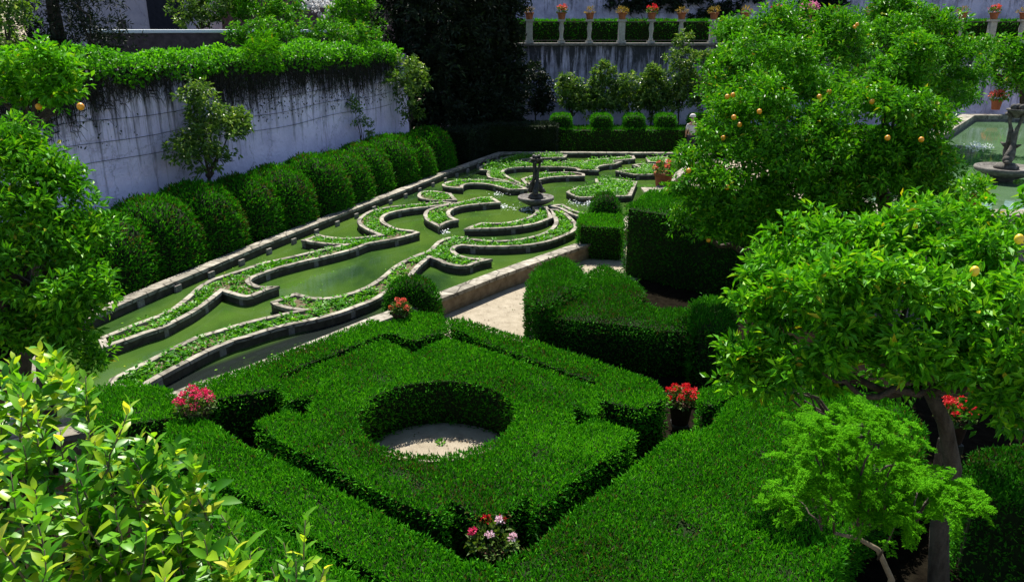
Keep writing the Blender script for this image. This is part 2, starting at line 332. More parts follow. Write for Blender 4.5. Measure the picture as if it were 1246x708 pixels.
def inset(P, w):
    t0 = unit(P-np.roll(P, 1, 0)); t1 = unit(np.roll(P, -1, 0)-P)
    n0 = np.stack([-t0[:, 1], t0[:, 0]], 1); n1 = np.stack([-t1[:, 1], t1[:, 0]], 1)
    b = unit(n0+n1); c = np.clip(np.sum(b*n0, 1), .5, 1)
    return P+b*(w/c)[:, None]
def tess(loops):
    vs = [Vector((p[0], p[1], 0)) for l in loops for p in l]
    t = tessellate_polygon([[Vector((p[0], p[1], 0)) for p in l] for l in loops])
    T = np.array([tuple(x) for x in t]); A = np.array([[v.x, v.y] for v in vs])
    a, b, c = A[T[:, 0]], A[T[:, 1]], A[T[:, 2]]
    s = (b[:, 0]-a[:, 0])*(c[:, 1]-a[:, 1])-(b[:, 1]-a[:, 1])*(c[:, 0]-a[:, 0])
    T[s < 0] = T[s < 0][:, ::-1]; return A, T
def prism(loops, z0, z1):
    """(V, top tris, side tris) of an extruded outline with holes; first loop ccw, holes cw"""
    A, T = tess(loops); n = len(A)
    V = np.concatenate([np.c_[A, np.full(n, z0)], np.c_[A, np.full(n, z1)]])
    side = []; b = 0
    for l in loops:
        k = len(l)
        for i in range(k):
            j = (i+1) % k; side += [(b+i, b+j, n+b+j), (b+i, n+b+j, n+b+i)]
        b += k
    return V, T+n, np.array(side)
def hedge(name, label, outer, hole=None, z=.6, z0=0., top=(4600, .05, .017), side=(1350, .05, .022), m='hedge', group=None, cat='hedge', parent=None, rnd=.02):
    loops = [ccw(np.asarray(outer, float)[:, :2])]
    if hole is not None: loops.append(ccw(np.asarray(hole, float))[::-1])
    V, T, Sd = prism(loops, z0, z)
    cl = [inset(l, .05+.3*rnd) for l in loops]; cV, cT, cS = prism(cl, z0, z-.05-.25*rnd)
    core = np_mesh('core', cV, [np.concatenate([cT, cS])])
    root = parent or thing(name, label, cat, group, (float(loops[0][:, 0].mean()), float(loops[0][:, 1].mean()), z0))
    off = np.array(root.location)
    o = obj('woody_core', core, M['core'], root); o.location = -off
    a = shoots(V, T, top[0], top[1], top[2], .62, .35, .014, loops=loops, rnd=rnd, ztop=z); b = shoots(V, Sd, side[0], side[1], side[2], .6, .35, .02, loops=loops, rnd=rnd, ztop=z)
    bm = bmesh.new(); bm.from_mesh(a); bm.from_mesh(b); bm.to_mesh(a); bm.free()
    o = obj('foliage', a, M[m], root); o.location = -off
    return root
def px(pts, z): return [(*gz(p[0], p[1], z)[:2], *p[2:]) for p in pts]
def outline(pts, z, step=.15): return smooth_poly(px(pts, z), step)
def blob(c, r, p=2.6, n=28, k=14, zmin=0.):
    """superellipsoid cushion standing on zmin, triangulated"""
    V = []; 
    def sg(x, e): return math.copysign(abs(x)**e, x)
    e = 2/p
    for i in range(k+1):
        t = math.pi/2-i/k*math.pi*.5
        for j in range(n):
            a = 2*math.pi*j/n
            V.append((c[0]+r[0]*sg(math.cos(t), e)*sg(math.cos(a), e), c[1]+r[1]*sg(math.cos(t), e)*sg(math.sin(a), e), zmin+(c[2]+r[2]-zmin)*sg(math.sin(t), e)))
    T = []
    for i in range(k):
        for j in range(n):
            a, b, c2, d = i*n+j, i*n+(j+1) % n, (i+1)*n+(j+1) % n, (i+1)*n+j
            T += [(a, d, c2), (a, c2, b)]
    return np.array(V), np.array(T)
def topiary(name, label, c, r, rz=0, p=2.6, dens=1500, leaf=(.06, .02), m='hedge', group=None, cat='hedge', z0=0., jit=.025):
    V, T = blob((0, 0, 0), r, p)
    root = thing(name, label, cat, group, (c[0], c[1], z0), rz)
    obj('woody_core', np_mesh('core', V*np.array([.93, .93, .96]), [T]), M['core'], root, True)
    obj('foliage', shoots(V, T, dens, leaf[0], leaf[1], .55, .45, jit), M[m], root)
    return root

# ---------------------------------------------------------------- trees
def crown_leaves(lobes, n_clump, per, L, W, spread=.16, shell=(.55, 1.), up=.45, droop=.12, big=False, name='crown', gapnoise=.25, zcut=None, tintbias=0.):
    c = np.array([l[0] for l in lobes], float); r = np.array([l[1] if hasattr(l[1], '__len__') else (l[1],)*3 for l in lobes], float)
    w = (r[:, 0]*r[:, 1]+r[:, 1]*r[:, 2]+r[:, 0]*r[:, 2]); i = rng.choice(len(lobes), n_clump, p=w/w.sum())
    u = unit(rng.normal(0, 1, (n_clump, 3)))
    rho = shell[0]+(shell[1]-shell[0])*np.sqrt(rng.random(n_clump))
    u2 = .92*u*(1+gapnoise*vnoise(u*1.6+c[i], 2.2, 1))[:, None]
    Cc = c[i]+r[i]*u2*rho[:, None]
    o = unit(u/r[i])
    tw = unit(o+np.array([0, 0, up])+rng.normal(0, .35, (n_clump, 3)))
    keep = vnoise(Cc, 2.7/max(.5, r.mean()), 9) > -.5
    keep &= (u[:, 2] > -.3) | (rng.random(n_clump) < .08)
    if zcut is not None: keep &= Cc[:, 2] > zcut
    Cc, tw = Cc[keep], tw[keep]; n = len(Cc)
    k = rng.random((n, per)); ph = rng.random((n, per))*2*math.pi
    a = unit(np.cross(tw, rng.normal(0, 1, (n, 3)))); b = np.cross(tw, a)
    rad = a[:, None]*np.cos(ph)[..., None]+b[:, None]*np.sin(ph)[..., None]
    P = Cc[:, None]+tw[:, None]*(k*spread*1.6-spread*.6)[..., None]+rad*(.15*spread)
    D = unit(rad*.9+tw[:, None]*(.25+.7*k)[..., None]+rng.normal(0, .22, (n, per, 3)))
    D[..., 2] -= droop; D = unit(D)
    Nn = unit(tw[:, None]*.8+np.array([0, 0, .7])+rng.normal(0, .35, (n, per, 3)))
    ct = np.repeat(rng.normal(0, .12, n)[:, None], per, 1)
    t = np.clip(.38+tintbias+ct+rng.normal(0, .2, (n, per))+.2*(k-.5), 0, .93); t = np.where(rng.random(t.shape) < .012, 1., t)
    P, D, Nn, t = P.reshape(-1, 3), D.reshape(-1, 3), Nn.reshape(-1, 3), t.ravel()
    ll = L*rng.uniform(.65, 1.25, len(P)); ww = W*rng.uniform(.75, 1.2, len(P))
    f = big_leaf_mesh if big else leaf_mesh
    return f(name, P, D, Nn, ll, ww, .25, .15 if not big else .22, t)
def tufts(lob, k=4, rs=.5, seed=1, out=.72):
    g = np.random.default_rng(seed); res = []
    for c, r in lob:
        r = np.mean(r)
        for i in range(k):
            u = g.normal(0, 1, 3); u[2] = u[2]*.8+.25; u /= np.linalg.norm(u)
            res.append((np.array(c)+u*r*out*g.uniform(.5, 1.15), r*rs*g.uniform(.7, 1.25)*np.array([1.1, 1.1, .8])))
    return res
def sublobes(c, r, n, k=.5, seed=0, flat=0.):
    g = np.random.default_rng(seed); out = []
    c = np.array(c, float); r = np.array(r, float)
    for i in range(n):
        z = 1-2*(i+.5)/n; z = z*(1-flat)+flat*.3; a = i*2.39996+g.uniform(-.3, .3); h = math.sqrt(max(0, 1-z*z))
        u = np.array([h*math.cos(a), h*math.sin(a), z]); s = g.uniform(.8, 1.25)
        out.append((c+r*u*(1-k*.8), r*k*s))
    return out
def branch_pts(a, b, n=6, wob=.08, sag=.1, g=rng):
    a, b = np.array(a, float), np.array(b, float); d = np.linalg.norm(b-a); out = []
    for i in range(n+1):
        t = i/n; p = a+(b-a)*t+np.array([0, 0, -sag*d*math.sin(math.pi*t)])
        if 0 < i < n: p = p+g.normal(0, wob*d*.35, 3)
        out.append(p)
    return out
def tree(name, label, cat, trunk, tr, lobes, n_clump, per, L, W, m,  limb_to=None, fork=None, group=None, fruit=None, barkm='bark', limb_r=.5, **kw):
    base = trunk[0]; root = thing(name, label, cat, group, tuple(float(x) for x in base)); off = -np.array(base, float)
    def put(o): o.location = tuple(off); return o
    tp = [Vector(p) for p in trunk]; rad = [tr*(1-.35*i/(len(tp)-1)) for i in range(len(tp))]; rad[0] *= 1.25
    t = put(MB().tube(tp, rad, 12).build('trunk', M[barkm], root, True))
    fork = fork if fork is not None else trunk[-1]
    for q in (limb_to if limb_to is not None else [l[0] for l in lobes][::max(1, len(lobes)//7)]):
        pts = branch_pts(fork, q, 7)
        put(MB().tube(pts, list(np.linspace(tr*limb_r, tr*.12, len(pts))), 7).build('limb', M[barkm], root, True))
    n_clump, per = int(n_clump*.68), int(per*1.5)
    put(obj('crown', crown_leaves(lobes, n_clump, per, L, W, **kw), M[m], root))
    for f in fruit or []:
        o = MB().ball((0, 0, 0), f[1] if hasattr(f[1], '__len__') else (f[1], f[1], f[1]*1.05), 12).build(f[2], M[f[2]], root, True)
        o.location = tuple(np.array(f[0])+off)
    return root

# ================================================================ SETTING
def sheet(name, pts, z, m, hole=None, kind='structure', label=None):
    A, T = tess([ccw(np.asarray(pts, float))]); o = obj(name, np_mesh(name, np.c_[A, np.full(len(A), z)], [T]), m)
    return tag(o, label, kind=kind)
ground = sheet('ground', [(-160, -60), (160, -60), (160, 260), (-160, 260)], 0, M['gravel'])

KD = np.array([.346, .938]); KN = np.array([.938, -.346]); K0 = np.array([-6.83, 13.6])     # direction of the long pool edge and wall
def wl(off, s): return K0-KN*off+KD*s
# planted earth, its colour darkened to carry shade, beside the white wall, under the far hedge and under the clipped garden
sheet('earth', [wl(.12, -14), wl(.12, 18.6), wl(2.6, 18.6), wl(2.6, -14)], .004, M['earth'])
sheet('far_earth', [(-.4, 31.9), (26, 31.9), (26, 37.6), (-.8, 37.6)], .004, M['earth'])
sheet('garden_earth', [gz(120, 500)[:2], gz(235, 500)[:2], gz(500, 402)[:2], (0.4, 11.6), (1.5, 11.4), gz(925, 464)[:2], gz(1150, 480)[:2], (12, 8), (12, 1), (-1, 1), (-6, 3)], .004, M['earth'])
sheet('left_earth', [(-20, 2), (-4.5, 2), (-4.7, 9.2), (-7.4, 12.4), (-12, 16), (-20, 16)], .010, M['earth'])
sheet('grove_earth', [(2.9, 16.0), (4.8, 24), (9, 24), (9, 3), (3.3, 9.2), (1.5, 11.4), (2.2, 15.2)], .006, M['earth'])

# ---------------------------------------------------------------- pool
POOL = px([(60, 408), (171, 359.7), (320, 297.6), (420, 258.4), (500, 228), (542, 211), (586, 195.4), (612, 186), (672, 185.7), (830, 186.5), (856, 187),
           (800, 226), (745, 281), (706, 294.6), (602, 330), (530, 357.4), (449, 387), (387, 412), (300, 446), (237, 466.5), (130, 510), (20, 530)], .36)
POOL = ccw(np.array([p[:2] for p in POOL]))
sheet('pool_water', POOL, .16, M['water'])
root = thing('pool_kerb', 'low pale stone kerb running all round the green formal pool', 'kerb')
n = len(POOL); O = inset(POOL, -.24); Cp = inset(POOL, -.27); Ci = inset(POOL, .02)
def ring(Pa, za, Pb, zb):
    k = len(Pa); V = np.concatenate([np.c_[Pa, np.full(k, za)], np.c_[Pb, np.full(k, zb)]])
    i = np.arange(k); j = (i+1) % k; return V, np.stack([i, j, k+j, k+i], 1)
def rings(name, sections, mats, root, idx=None):
    V = []; Fs = []; mi = []; b = 0
    for s, (Pa, za, Pb, zb, m) in enumerate(sections):
        v, f = ring(Pa, za, Pb, zb); V.append(v); Fs.append(f+b); b += len(v)
        mi.append(np.full(len(f), m) if not callable(m) else np.array([m(i) for i in range(len(f))]))
    return obj(name, np_mesh(name, np.concatenate(V), [np.concatenate(Fs)], matidx=np.concatenate(mi)), mats, root)
rings('kerb_wall', [(POOL, 0, POOL, .29, 0), (O, .29, O, 0, 1)], [M['kerbside'], M['sandstone']], root)
bevel(rings('coping', [(Ci, .29, Ci, .36, 0), (Ci, .36, Cp, .36, 0), (Cp, .36, Cp, .29, 0), (Cp, .29, Ci, .29, 0)], [M['coping']], root), .01)
kb = MB()
for s in np.arange(-1, 19, .95):
    p = wl(-.012, s); kb.box((p[0], p[1], .2), (.05, .16, .17), -math.atan2(KD[0], KD[1]))
kb.build('stone_block', M['block'], root)

BEDS = {
 'a': ('long leafy bed in pool beside the white-wall hedge, with crescent swirl', [(149.7, 399.2), (169.5, 391.3), (189.2, 384.4), (205, 377.5), (218.9, 367.6), (230.8, 357.7), (240.7, 348.8), (254.5, 340.9), (270.3, 335), (290, 329), (319, 319.4), (339.3, 315), (364.9, 309.2), (384.2, 304.7), (402.2, 300.8), (418.9, 297.3, 1), (402.2, 297), (384.2, 295), (366.9, 292.1, 1), (376, 289.5), (386.8, 284.8, 1), (397, 287.3), (416.3, 289.3), (435.6, 288.6), (461, 285.6, 1), (449.5, 280.9), (439.3, 275.1), (434.8, 269.3), (439.3, 262.9), (452.1, 255.8), (471.4, 251.6), (497, 248.8), (516.3, 247.3), (540, 245.3, 1), (556, 246.6, 1), (526.6, 250.9), (509.9, 252.8), (491.9, 255.2), (475.2, 259), (467.5, 263.5), (466.9, 268.7), (475.2, 274.4), (486.8, 278.3), (502.2, 280.2), (510.5, 282.8, 1), (497, 286.6), (480.4, 290.5), (462.4, 293.7), (448.4, 296.3), (432.8, 302.2), (420, 306), (397, 311.7), (371.4, 317.5), (339.3, 325.9), (318.8, 332.9), (308.7, 337.2), (304.3, 341.6), (310.1, 345.9), (320.2, 348.3), (339, 348, 1), (321.7, 353.8), (308.7, 359.3), (300, 361), (290.1, 359.7), (270.3, 353.7, 1), (258.5, 363.6), (238.7, 377.5), (218.9, 388.4), (199.1, 398.2), (179.3, 404.2), (157.6, 412), (125, 423, 1), (120, 411, 1)]),
 'b': ('swirl bed with blunt tip pointing at the fountain figure', [(597.6, 239.1, 1), (609.1, 246.1, 1), (583.5, 248.2), (564.2, 250.5), (552.3, 253.9), (547.1, 258.4), (549.7, 263.5), (558, 267.4, 1), (547.1, 269.3), (534.3, 275.7, 1), (526, 271.5), (518.9, 267.4), (515.7, 261), (520.2, 255.2), (532, 251), (548, 248), (566, 244.2), (580, 240.6)]),
 'c': ('small hook shaped bed beside the swirl bed', [(548.8, 235.2, 1), (538, 233.4), (525.7, 232.2), (512.8, 233.3), (508.3, 237.8), (512.8, 241.6), (529.5, 243.9), (556, 243.2, 1), (552, 239.5, 1)]),
 'd': ('longest front bed in pool with fish tail and broad arc', [(134.8, 460.6, 1), (149.7, 452.6), (169.5, 442.8), (189.2, 432.9), (209, 423), (238.7, 409.1), (270, 400), (300, 391), (326, 384.9), (346.2, 380.6), (363.6, 377, 1), (349.1, 374.8), (333.2, 370.2), (329.6, 367.2, 1), (343.3, 362.5), (359.2, 356, 1), (372.2, 359.6), (386.7, 361.8), (404, 361.1), (422.8, 356.7), (444.5, 348.8), (463.2, 337.2), (478.2, 324.7), (492.4, 316.3), (507.8, 309.3), (520.6, 304.8), (527, 299), (533.5, 293.2), (546.3, 288.6), (561.3, 287.9), (580, 291), (602.4, 292.6), (630.6, 290.7), (656.3, 284.9), (669.1, 278.5), (674.9, 270.8), (673, 263.1), (666.6, 254.5, 1), (678.1, 254.5, 1), (688.4, 259.3), (696.1, 265.7), (702.5, 273.4), (700, 279.8), (691, 284.9), (673, 292), (649.9, 297.1), (624.2, 299.4), (598.5, 300), (578.4, 299.6), (561.7, 298.3), (554, 300.9), (552.7, 304.8), (559.2, 309.9), (572, 313.4), (598.3, 315, 1), (583.5, 318.2), (572, 322.4), (560.4, 323.8), (542.4, 320.8), (530.9, 315.6), (523.2, 313.1, 1), (514.2, 320.2), (505.2, 329.8), (498.8, 338.8), (488, 346), (473, 354.5), (456, 364.7), (437.2, 371.9), (415.6, 379.8), (386.7, 387.8), (357.8, 393.6), (328.9, 400.8), (300, 410), (288.1, 413.1), (258.5, 425), (230.8, 438.8), (197.2, 456.6), (164, 476, 1), (130, 468, 1)]),
 'e': ('narrow arc bed curving in front of the fountain basin', [(565.1, 278.5, 1), (575, 274.3), (585.7, 270.8, 1), (611.4, 270.8), (630.6, 267.6), (645, 262.8), (652.2, 257.2), (648.6, 251.8, 1), (664.5, 250.2, 1), (670, 257), (672, 264.8, 1), (656.3, 270.8), (637, 274.7), (611.4, 277.4), (585.7, 278.2)]),
 'f': ('slim bed sweeping from the fountain towards the hedge cube', [(667, 249.4, 1), (684.6, 248.4, 1), (691, 251.8), (703.8, 257.4), (720, 260), (745, 261.5, 1), (742, 268, 1), (712.8, 264.9), (696, 260.8), (681, 253.2, 1)]),
 'g': ('hooked bed left of the bronze coloured fountain figure', [(593, 218.6, 1), (577, 218.3), (557.8, 219.4), (544.9, 221.1), (538.5, 224.3), (540.5, 226.9), (551.4, 228.2), (562.9, 228.8, 1), (564.2, 225.4), (571.9, 223.2), (589.9, 223.7), (602.7, 226.2), (619.4, 230.7, 1), (642, 229.8, 1), (632, 225), (618, 221)]),
 'h': ('broad leafy bed sweeping behind the fountain figure', [(583.5, 203.1, 1), (592, 199), (603, 196), (612, 192), (630, 189), (655, 187.6), (690, 188.3, 1), (688, 191.4, 1), (660, 192.2), (638, 193.6), (629, 196), (636, 198), (660, 197.8), (690, 197.4), (708, 197.8, 1), (716, 195), (735, 193), (755, 190.8), (771, 189.2, 1), (773, 193, 1), (756, 194.6), (740, 195.6), (757, 196.4, 1), (748, 199.8), (735, 201), (727, 203.6), (729, 207, 1), (703, 207, 1), (699, 204.6), (675, 203), (646.4, 203.1), (628, 203.8), (616, 205.9), (613, 210.2), (622, 216.6), (633.5, 222.4), (641, 227.5, 1), (630, 224.5), (612, 219.5), (596, 216.2), (592.5, 212.1), (594, 207.3, 1), (584, 206.6, 1)]),
 'i': ('short arc bed just behind the fountain figure', [(634, 217.6, 1), (648, 213.3), (660, 210.8), (680, 209.2), (700, 209.5), (711, 211.3, 1), (711.5, 214, 1), (700, 214.2), (685, 214.6), (668, 216), (655, 219), (641, 225.5, 1)]),
 'j': ('lush bed between the fountain and the clipped hedge blocks', [(689, 233.8, 1), (702.6, 240.2, 1), (735, 239.5), (768, 238, 1), (775, 221, 1), (745, 217, 1), (724.3, 217.7, 1), (725, 221.5, 1), (728, 224), (712, 227), (697, 229.8)]),
 'k': ('curved bed near the terracotta pot at pool side', [(749, 208, 1), (763, 206.5), (774, 205), (776.5, 202.5), (769, 200.6, 1), (783, 199), (800, 200, 1), (800, 212, 1), (771, 212.5, 1)]),
 'l': ('small square ended bed by the far kerb, near the person', [(786, 192, 1), (789, 197, 1), (812, 198, 1), (812, 190.5, 1)]),
}
bedP = []
for k, (lab, pts) in BEDS.items():
    Pg = ccw(outline(pts, .34, .11))
    root = thing('planter_bed', lab, 'flower bed', 'planted beds in the pool')
    over = inset(Pg, -.012); inn2 = inset(Pg, .095)
    bs_ = random.randrange(99); blk = lambda i: 1 if (i*7919+bs_*31) % 11 == 0 else 0
    rings('bed_wall', [(Pg, .0, Pg, .28, blk)], [M['kerbside'], M['block']], root)
    rings('coping', [(over, .28, over, .34, 0), (over, .34, inn2, .34, 0), (inn2, .34, inn2, .24, 0), (Pg, .28, over, .28, 0)], [M['coping']], root)
    A, T = tess([Pg]); obj('soil', np_mesh('soil', np.c_[A, np.full(len(A), .285)], [T]), M['soil'], root)
    A, T = tess([inset(Pg, .12)]); V = np.c_[A, np.full(len(A), .29)]
    cP, cN = sample(V, T, 55 if k in 'hjkl' else 42)
    keep = (vnoise(cP, 1.3, 4)+rng.normal(0, .45, len(cP))) > (-.9 if k in 'hjl' else -.42)
    cP = cP[keep]; h = .17 if k in 'hjkl' else .12
    m_ = 12; n = len(cP); sc = rng.uniform(.6, 1.3, (n, 1))
    ph = rng.random((n, m_))*2*math.pi; el = rng.uniform(.1, 1.2, (n, m_))
    Dd = np.stack([np.cos(ph)*np.cos(el), np.sin(ph)*np.cos(el), np.sin(el)], -1)
    Pp = cP[:, None]+Dd*(rng.uniform(.2, 1., (n, m_))*h*sc)[..., None]*np.array([.8, .8, 1.])
    tt = np.clip(np.repeat(rng.normal(.5, .22, (n, 1)), m_, 1)+rng.normal(0, .15, (n, m_)), 0, 1)
    Nn = np.repeat(np.array([[0, 0, 1.]]), n*m_, 0)+rng.normal(0, .4, (n*m_, 3))
    bedP.append((Pp.reshape(-1, 3), Dd.reshape(-1, 3)*np.array([1, 1, .35]), Nn, tt.ravel()))
    # fine weeds filling in
    wP, wN = sample(V, T, 750); wk = vnoise(wP, 1.7, 8)+rng.normal(0, .3, len(wP)) > -.1; wP = wP[wk]; n = len(wP)
    bedP.append((wP, unit(rng.normal(0, 1, (n, 3))*np.array([1, 1, .3])+np.array([0, 0, .5])), rng.normal(0, .5, (n, 3))+np.array([0, 0, 1]), rng.random(n)*.8))
P, D, Nn, tt = [np.concatenate([b[i] for b in bedP]) for i in range(4)]
tag(obj('ground_cover', leaf_mesh('ground_cover', P, D, Nn, rng.uniform(.05, .10, len(P)), rng.uniform(.04, .075, len(P)), .15, .1, tt), M['bed']),
    'low leafy green plants filling the stone beds in the pool', 'ground cover', kind='stuff')

# ---------------------------------------------------------------- fountain figures
def fountain(name, label, loc, h, m, basin_r, rz=0, n=3, twist=1.6):
    root = thing(name, label, 'fountain', None, loc, rz)
    MB().lathe([(basin_r*.25, -.35), (basin_r*.3, -.18), (basin_r*.7, -.08), (basin_r*.96, .0), (basin_r, .05), (basin_r*.98, .09), (basin_r*.9, .09), (basin_r*.82, .045), (basin_r*.3, .05), (.01, .05)], 32).build('basin', M['granite'], root, True)
    MB().lathe([(h*.2, .04), (h*.2, .1), (h*.17, .13), (h*.15, .16), (.01, .165)], 16).build('plinth', M[m], root, True)
    for k in range(n):
        a0 = 2*math.pi*k/n; b = MB(); pts = []; rad = []
        for i in range(15):
            t = i/14; a = a0+twist*t; rr = h*(.075*(1-t)**3+.052+.02*math.sin(t*9)+.03*max(0, t-.75)*4)
            pts.append((rr*math.cos(a), rr*math.sin(a), .17+h*.08+h*.74*t)); rad.append(h*(.04*(1-t)**2+.042+.008*math.sin(t*14)-.012*t))
        b.tube(pts, rad, 10)
        hd = (h*.17*math.cos(a0), h*.17*math.sin(a0), .17+h*.075); b.ball(hd, (h*.085, h*.085, h*.08), 12)
        b.ball((h*.245*math.cos(a0), h*.245*math.sin(a0), .17+h*.045), (h*.05, h*.05, h*.035), 8)
        # tail flukes at the top
        a = a0+twist
        for s in (-1, 1):
            q = Vector((h*.07*math.cos(a), h*.07*math.sin(a), .17+h*.82))
            b.tube([q, q+Vector((math.cos(a+s*.7), math.sin(a+s*.7), .35))*h*.09, q+Vector((math.cos(a+s*.9), math.sin(a+s*.9), .1))*h*.16], [h*.03, h*.035, h*.012], 6)
        # fin
        a = a0+twist*.3+.5
        b.tube([(h*.1*math.cos(a), h*.1*math.sin(a), .17+h*.3), (h*.19*math.cos(a), h*.19*math.sin(a), .17+h*.34)], [h*.04, h*.01], 6)
        b.build('dolphin', M[m], root, True)
    MB().lathe([(h*.05, .17+h*.78), (h*.07, .17+h*.84), (h*.13, .17+h*.88), (h*.17, .17+h*.91), (h*.17, .17+h*.935), (h*.1, .17+h*.92), (.01, .17+h*.92)], 20).build('bowl', M[m], root, True)
    b = MB()
    for k in range(3): b.ball((h*.075*math.cos(k*2.1), h*.075*math.sin(k*2.1), .17+h*.965), h*.055, 8)
    b.build('finial', M[m], root, True)
    return root
fp = gz(652, 243, .42)
fountain('fountain', 'dark stone fountain of entwined dolphins standing in the bed-filled pool', (fp[0], fp[1], .42), 1.08, 'darkgranite', .52, .4)

# water drops falling around the fountain
fm = MB()
for (u, v, k, sp) in ((611, 252, 70, .16), (640, 255, 110, .3), (606, 237, 40, .2), (702, 247, 60, .22), (717, 249, 60, .16), (541, 283, 25, .08), (655, 252, 40, .3)):
    c = gz(u, v, .17)
    for i in range(k):
        r = abs(random.gauss(0, sp)); a = random.uniform(0, 6.28); s = random.uniform(.006, .016)
        fm.ball((c[0]+r*math.cos(a), c[1]+.7*r*math.sin(a), .165+random.random()**3*.1), (s*1.6, s*1.6, s*.7), 6)
tag(fm.build('water_splash', M['foam']), 'white drops splashing on the pool water around the fountain', 'splash', kind='stuff')

A, T = tess([inset(POOL, .1)]); P, _ = sample(np.c_[A, np.full(len(A), .166)], T, 1.6); n_ = len(P)
tag(obj('fallen_leaves', leaf_mesh('fallen_leaves', P, rng.normal(0, 1, (n_, 3))*np.array([1, 1, .02]), np.tile((0, 0, 1.), (n_, 1)), rng.uniform(.03, .06, n_), rng.uniform(.02, .035, n_), .05, 0, rng.uniform(.6, 1, n_)), M['citrus_dark']),
    'small fallen leaves floating on the green pool water', 'leaves', kind='stuff')
pth = np.array([gz(u, v)[:2] for u, v in ((535, 385), (715, 312), (760, 300), (660, 420), (660, 450))]); A, T = tess([ccw(pth)]); P, _ = sample(np.c_[A, np.full(len(A), .012)], T, 14)
Pc = np.r_[np.array([-.9, 8.35])]+.9*unit(rng.normal(0, 1, (60, 2)))*np.sqrt(rng.random((60, 1))); P = np.concatenate([P, np.c_[Pc, np.full(60, .02)]]); n_ = len(P)
tag(obj('leaf_litter', leaf_mesh('leaf_litter', P, rng.normal(0, 1, (n_, 3))*np.array([1, 1, .1]), np.tile((0, 0, 1.), (n_, 1))+rng.normal(0, .2, (n_, 3)), rng.uniform(.02, .05, n_), rng.uniform(.012, .025, n_), .2, 0, rng.uniform(0, 1, n_)), M['litter']),
    'scattered dry leaves and clippings on the pale gravel', 'leaves', kind='stuff')
# ---------------------------------------------------------------- clipped garden in front
HZ = .67
BLOCK = [(310, 514), (346, 499), (372, 504), (385, 478), (347, 488), (343, 462), (380, 448), (420, 432), (466, 413), (484, 421), (501, 431), (522, 421), (546, 411), (610, 431), (660, 450), (722, 471), (728, 488), (720, 503), (694, 488), (700, 519), (721, 509), (774, 526), (755, 547), (727, 562), (689, 591), (664, 614), (649, 621), (645, 602), (612, 625), (580, 628), (549, 609), (541, 628), (501, 615), (480, 607), (437, 588), (402, 565), (347, 541)]
hc = np.array([-.90, 8.35]); hole = np.array([hc+.945*np.array([math.cos(a), math.sin(a)]) for a in np.linspace(0, 2*math.pi, 40, endpoint=False)])
def straight(pts, z, step=.3): return smooth_poly([(*gz(p[0], p[1], z)[:2], 1) for p in pts], step)
hedge('box_parterre', 'clipped box parterre block with round hole in its middle', straight(BLOCK, HZ), hole, HZ)
sheet('gravel_circle', hc+1.08*np.stack([np.cos(np.linspace(0, 6.2, 30)), np.sin(np.linspace(0, 6.2, 30))], 1), .012, M['gravel'])
hedge('box_hedge', 'clipped low hedge strip between parterre block and pool kerb', straight([(262, 484), (225, 472), (300, 446), (380, 415), (452, 388), (470, 392), (500, 379), (536, 383), (543, 393), (541, 401), (505, 413), (472, 403), (458, 408), (420, 424), (380, 439), (337, 457), (340, 470)], HZ), None, HZ, group='hedge strips around the parterre')
hedge('box_hedge', 'clipped low hedge strip between parterre block and gravel path', straight([(549, 397), (543, 390), (560, 388), (600, 399), (650, 415), (720, 437), (800, 464), (812, 484), (777, 497), (731, 485), (724, 463), (660, 441), (610, 423)], HZ), None, HZ, group='hedge strips around the parterre')
hedge('box_hedge', 'clipped low hedge strip along the parterre side towards the yellow lemon shrub', straight([(205, 512), (250, 508), (272, 524), (302, 543.6), (333, 554), (366, 573), (402, 592), (437, 609), (480, 632), (549, 669), (561, 681), (575, 679), (596, 682), (620, 730), (520, 735), (461, 701), (402, 666), (354, 640), (328, 618), (266, 585), (200, 540)], HZ), None, HZ, group='hedge strips around the parterre')
hedge('box_hedge', 'wide flat clipped hedge, the largest, spreading under the feathery young tree', straight([(604, 684), (622, 676), (645, 669), (661, 655), (689, 627), (743, 588), (777, 561), (817, 530), (869, 517), (882, 494), (900, 480), (930, 472), (960, 464), (1010, 468), (1060, 480), (1100, 490), (1128, 520), (1120, 570), (1060, 620), (1030, 660), (1015, 730), (1000, 800), (640, 800), (626, 733)], HZ), None, HZ, top=(4800, .052, .016), group='hedge strips around the parterre')
hedge('box_hedge', 'dark clipped hedge strip lowest beneath the leafy green shoot', straight([(190, 560), (260, 598), (322, 630), (350, 652), (396, 678), (455, 712), (470, 760), (300, 760), (180, 640)], HZ), None, HZ, group='hedge strips around the parterre')
hedge('box_hedge', 'short dark hedge piece behind the bright pink potted geranium', straight([(90, 476), (150, 462), (205, 472), (222, 490), (210, 506), (120, 520)], HZ), None, HZ, group='hedge strips around the parterre')
hedge('box_hedge', 'small hedge piece at the red geranium, touching the shaded grove', straight([(852, 474), (880, 466), (925, 466), (895, 477), (872, 492), (850, 490)], HZ), None, HZ, group='hedge strips around the parterre')
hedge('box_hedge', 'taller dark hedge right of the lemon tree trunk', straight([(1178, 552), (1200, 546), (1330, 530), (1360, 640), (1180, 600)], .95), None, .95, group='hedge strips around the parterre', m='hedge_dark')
c = gz(497, 400, 0); topiary('topiary_ball', 'rounded clipped bush behind the coral geranium at pool corner', (c[0]+.03, c[1]+.42), (.50, .36, .80), dens=2600, m='hedge_dark', cat='topiary')

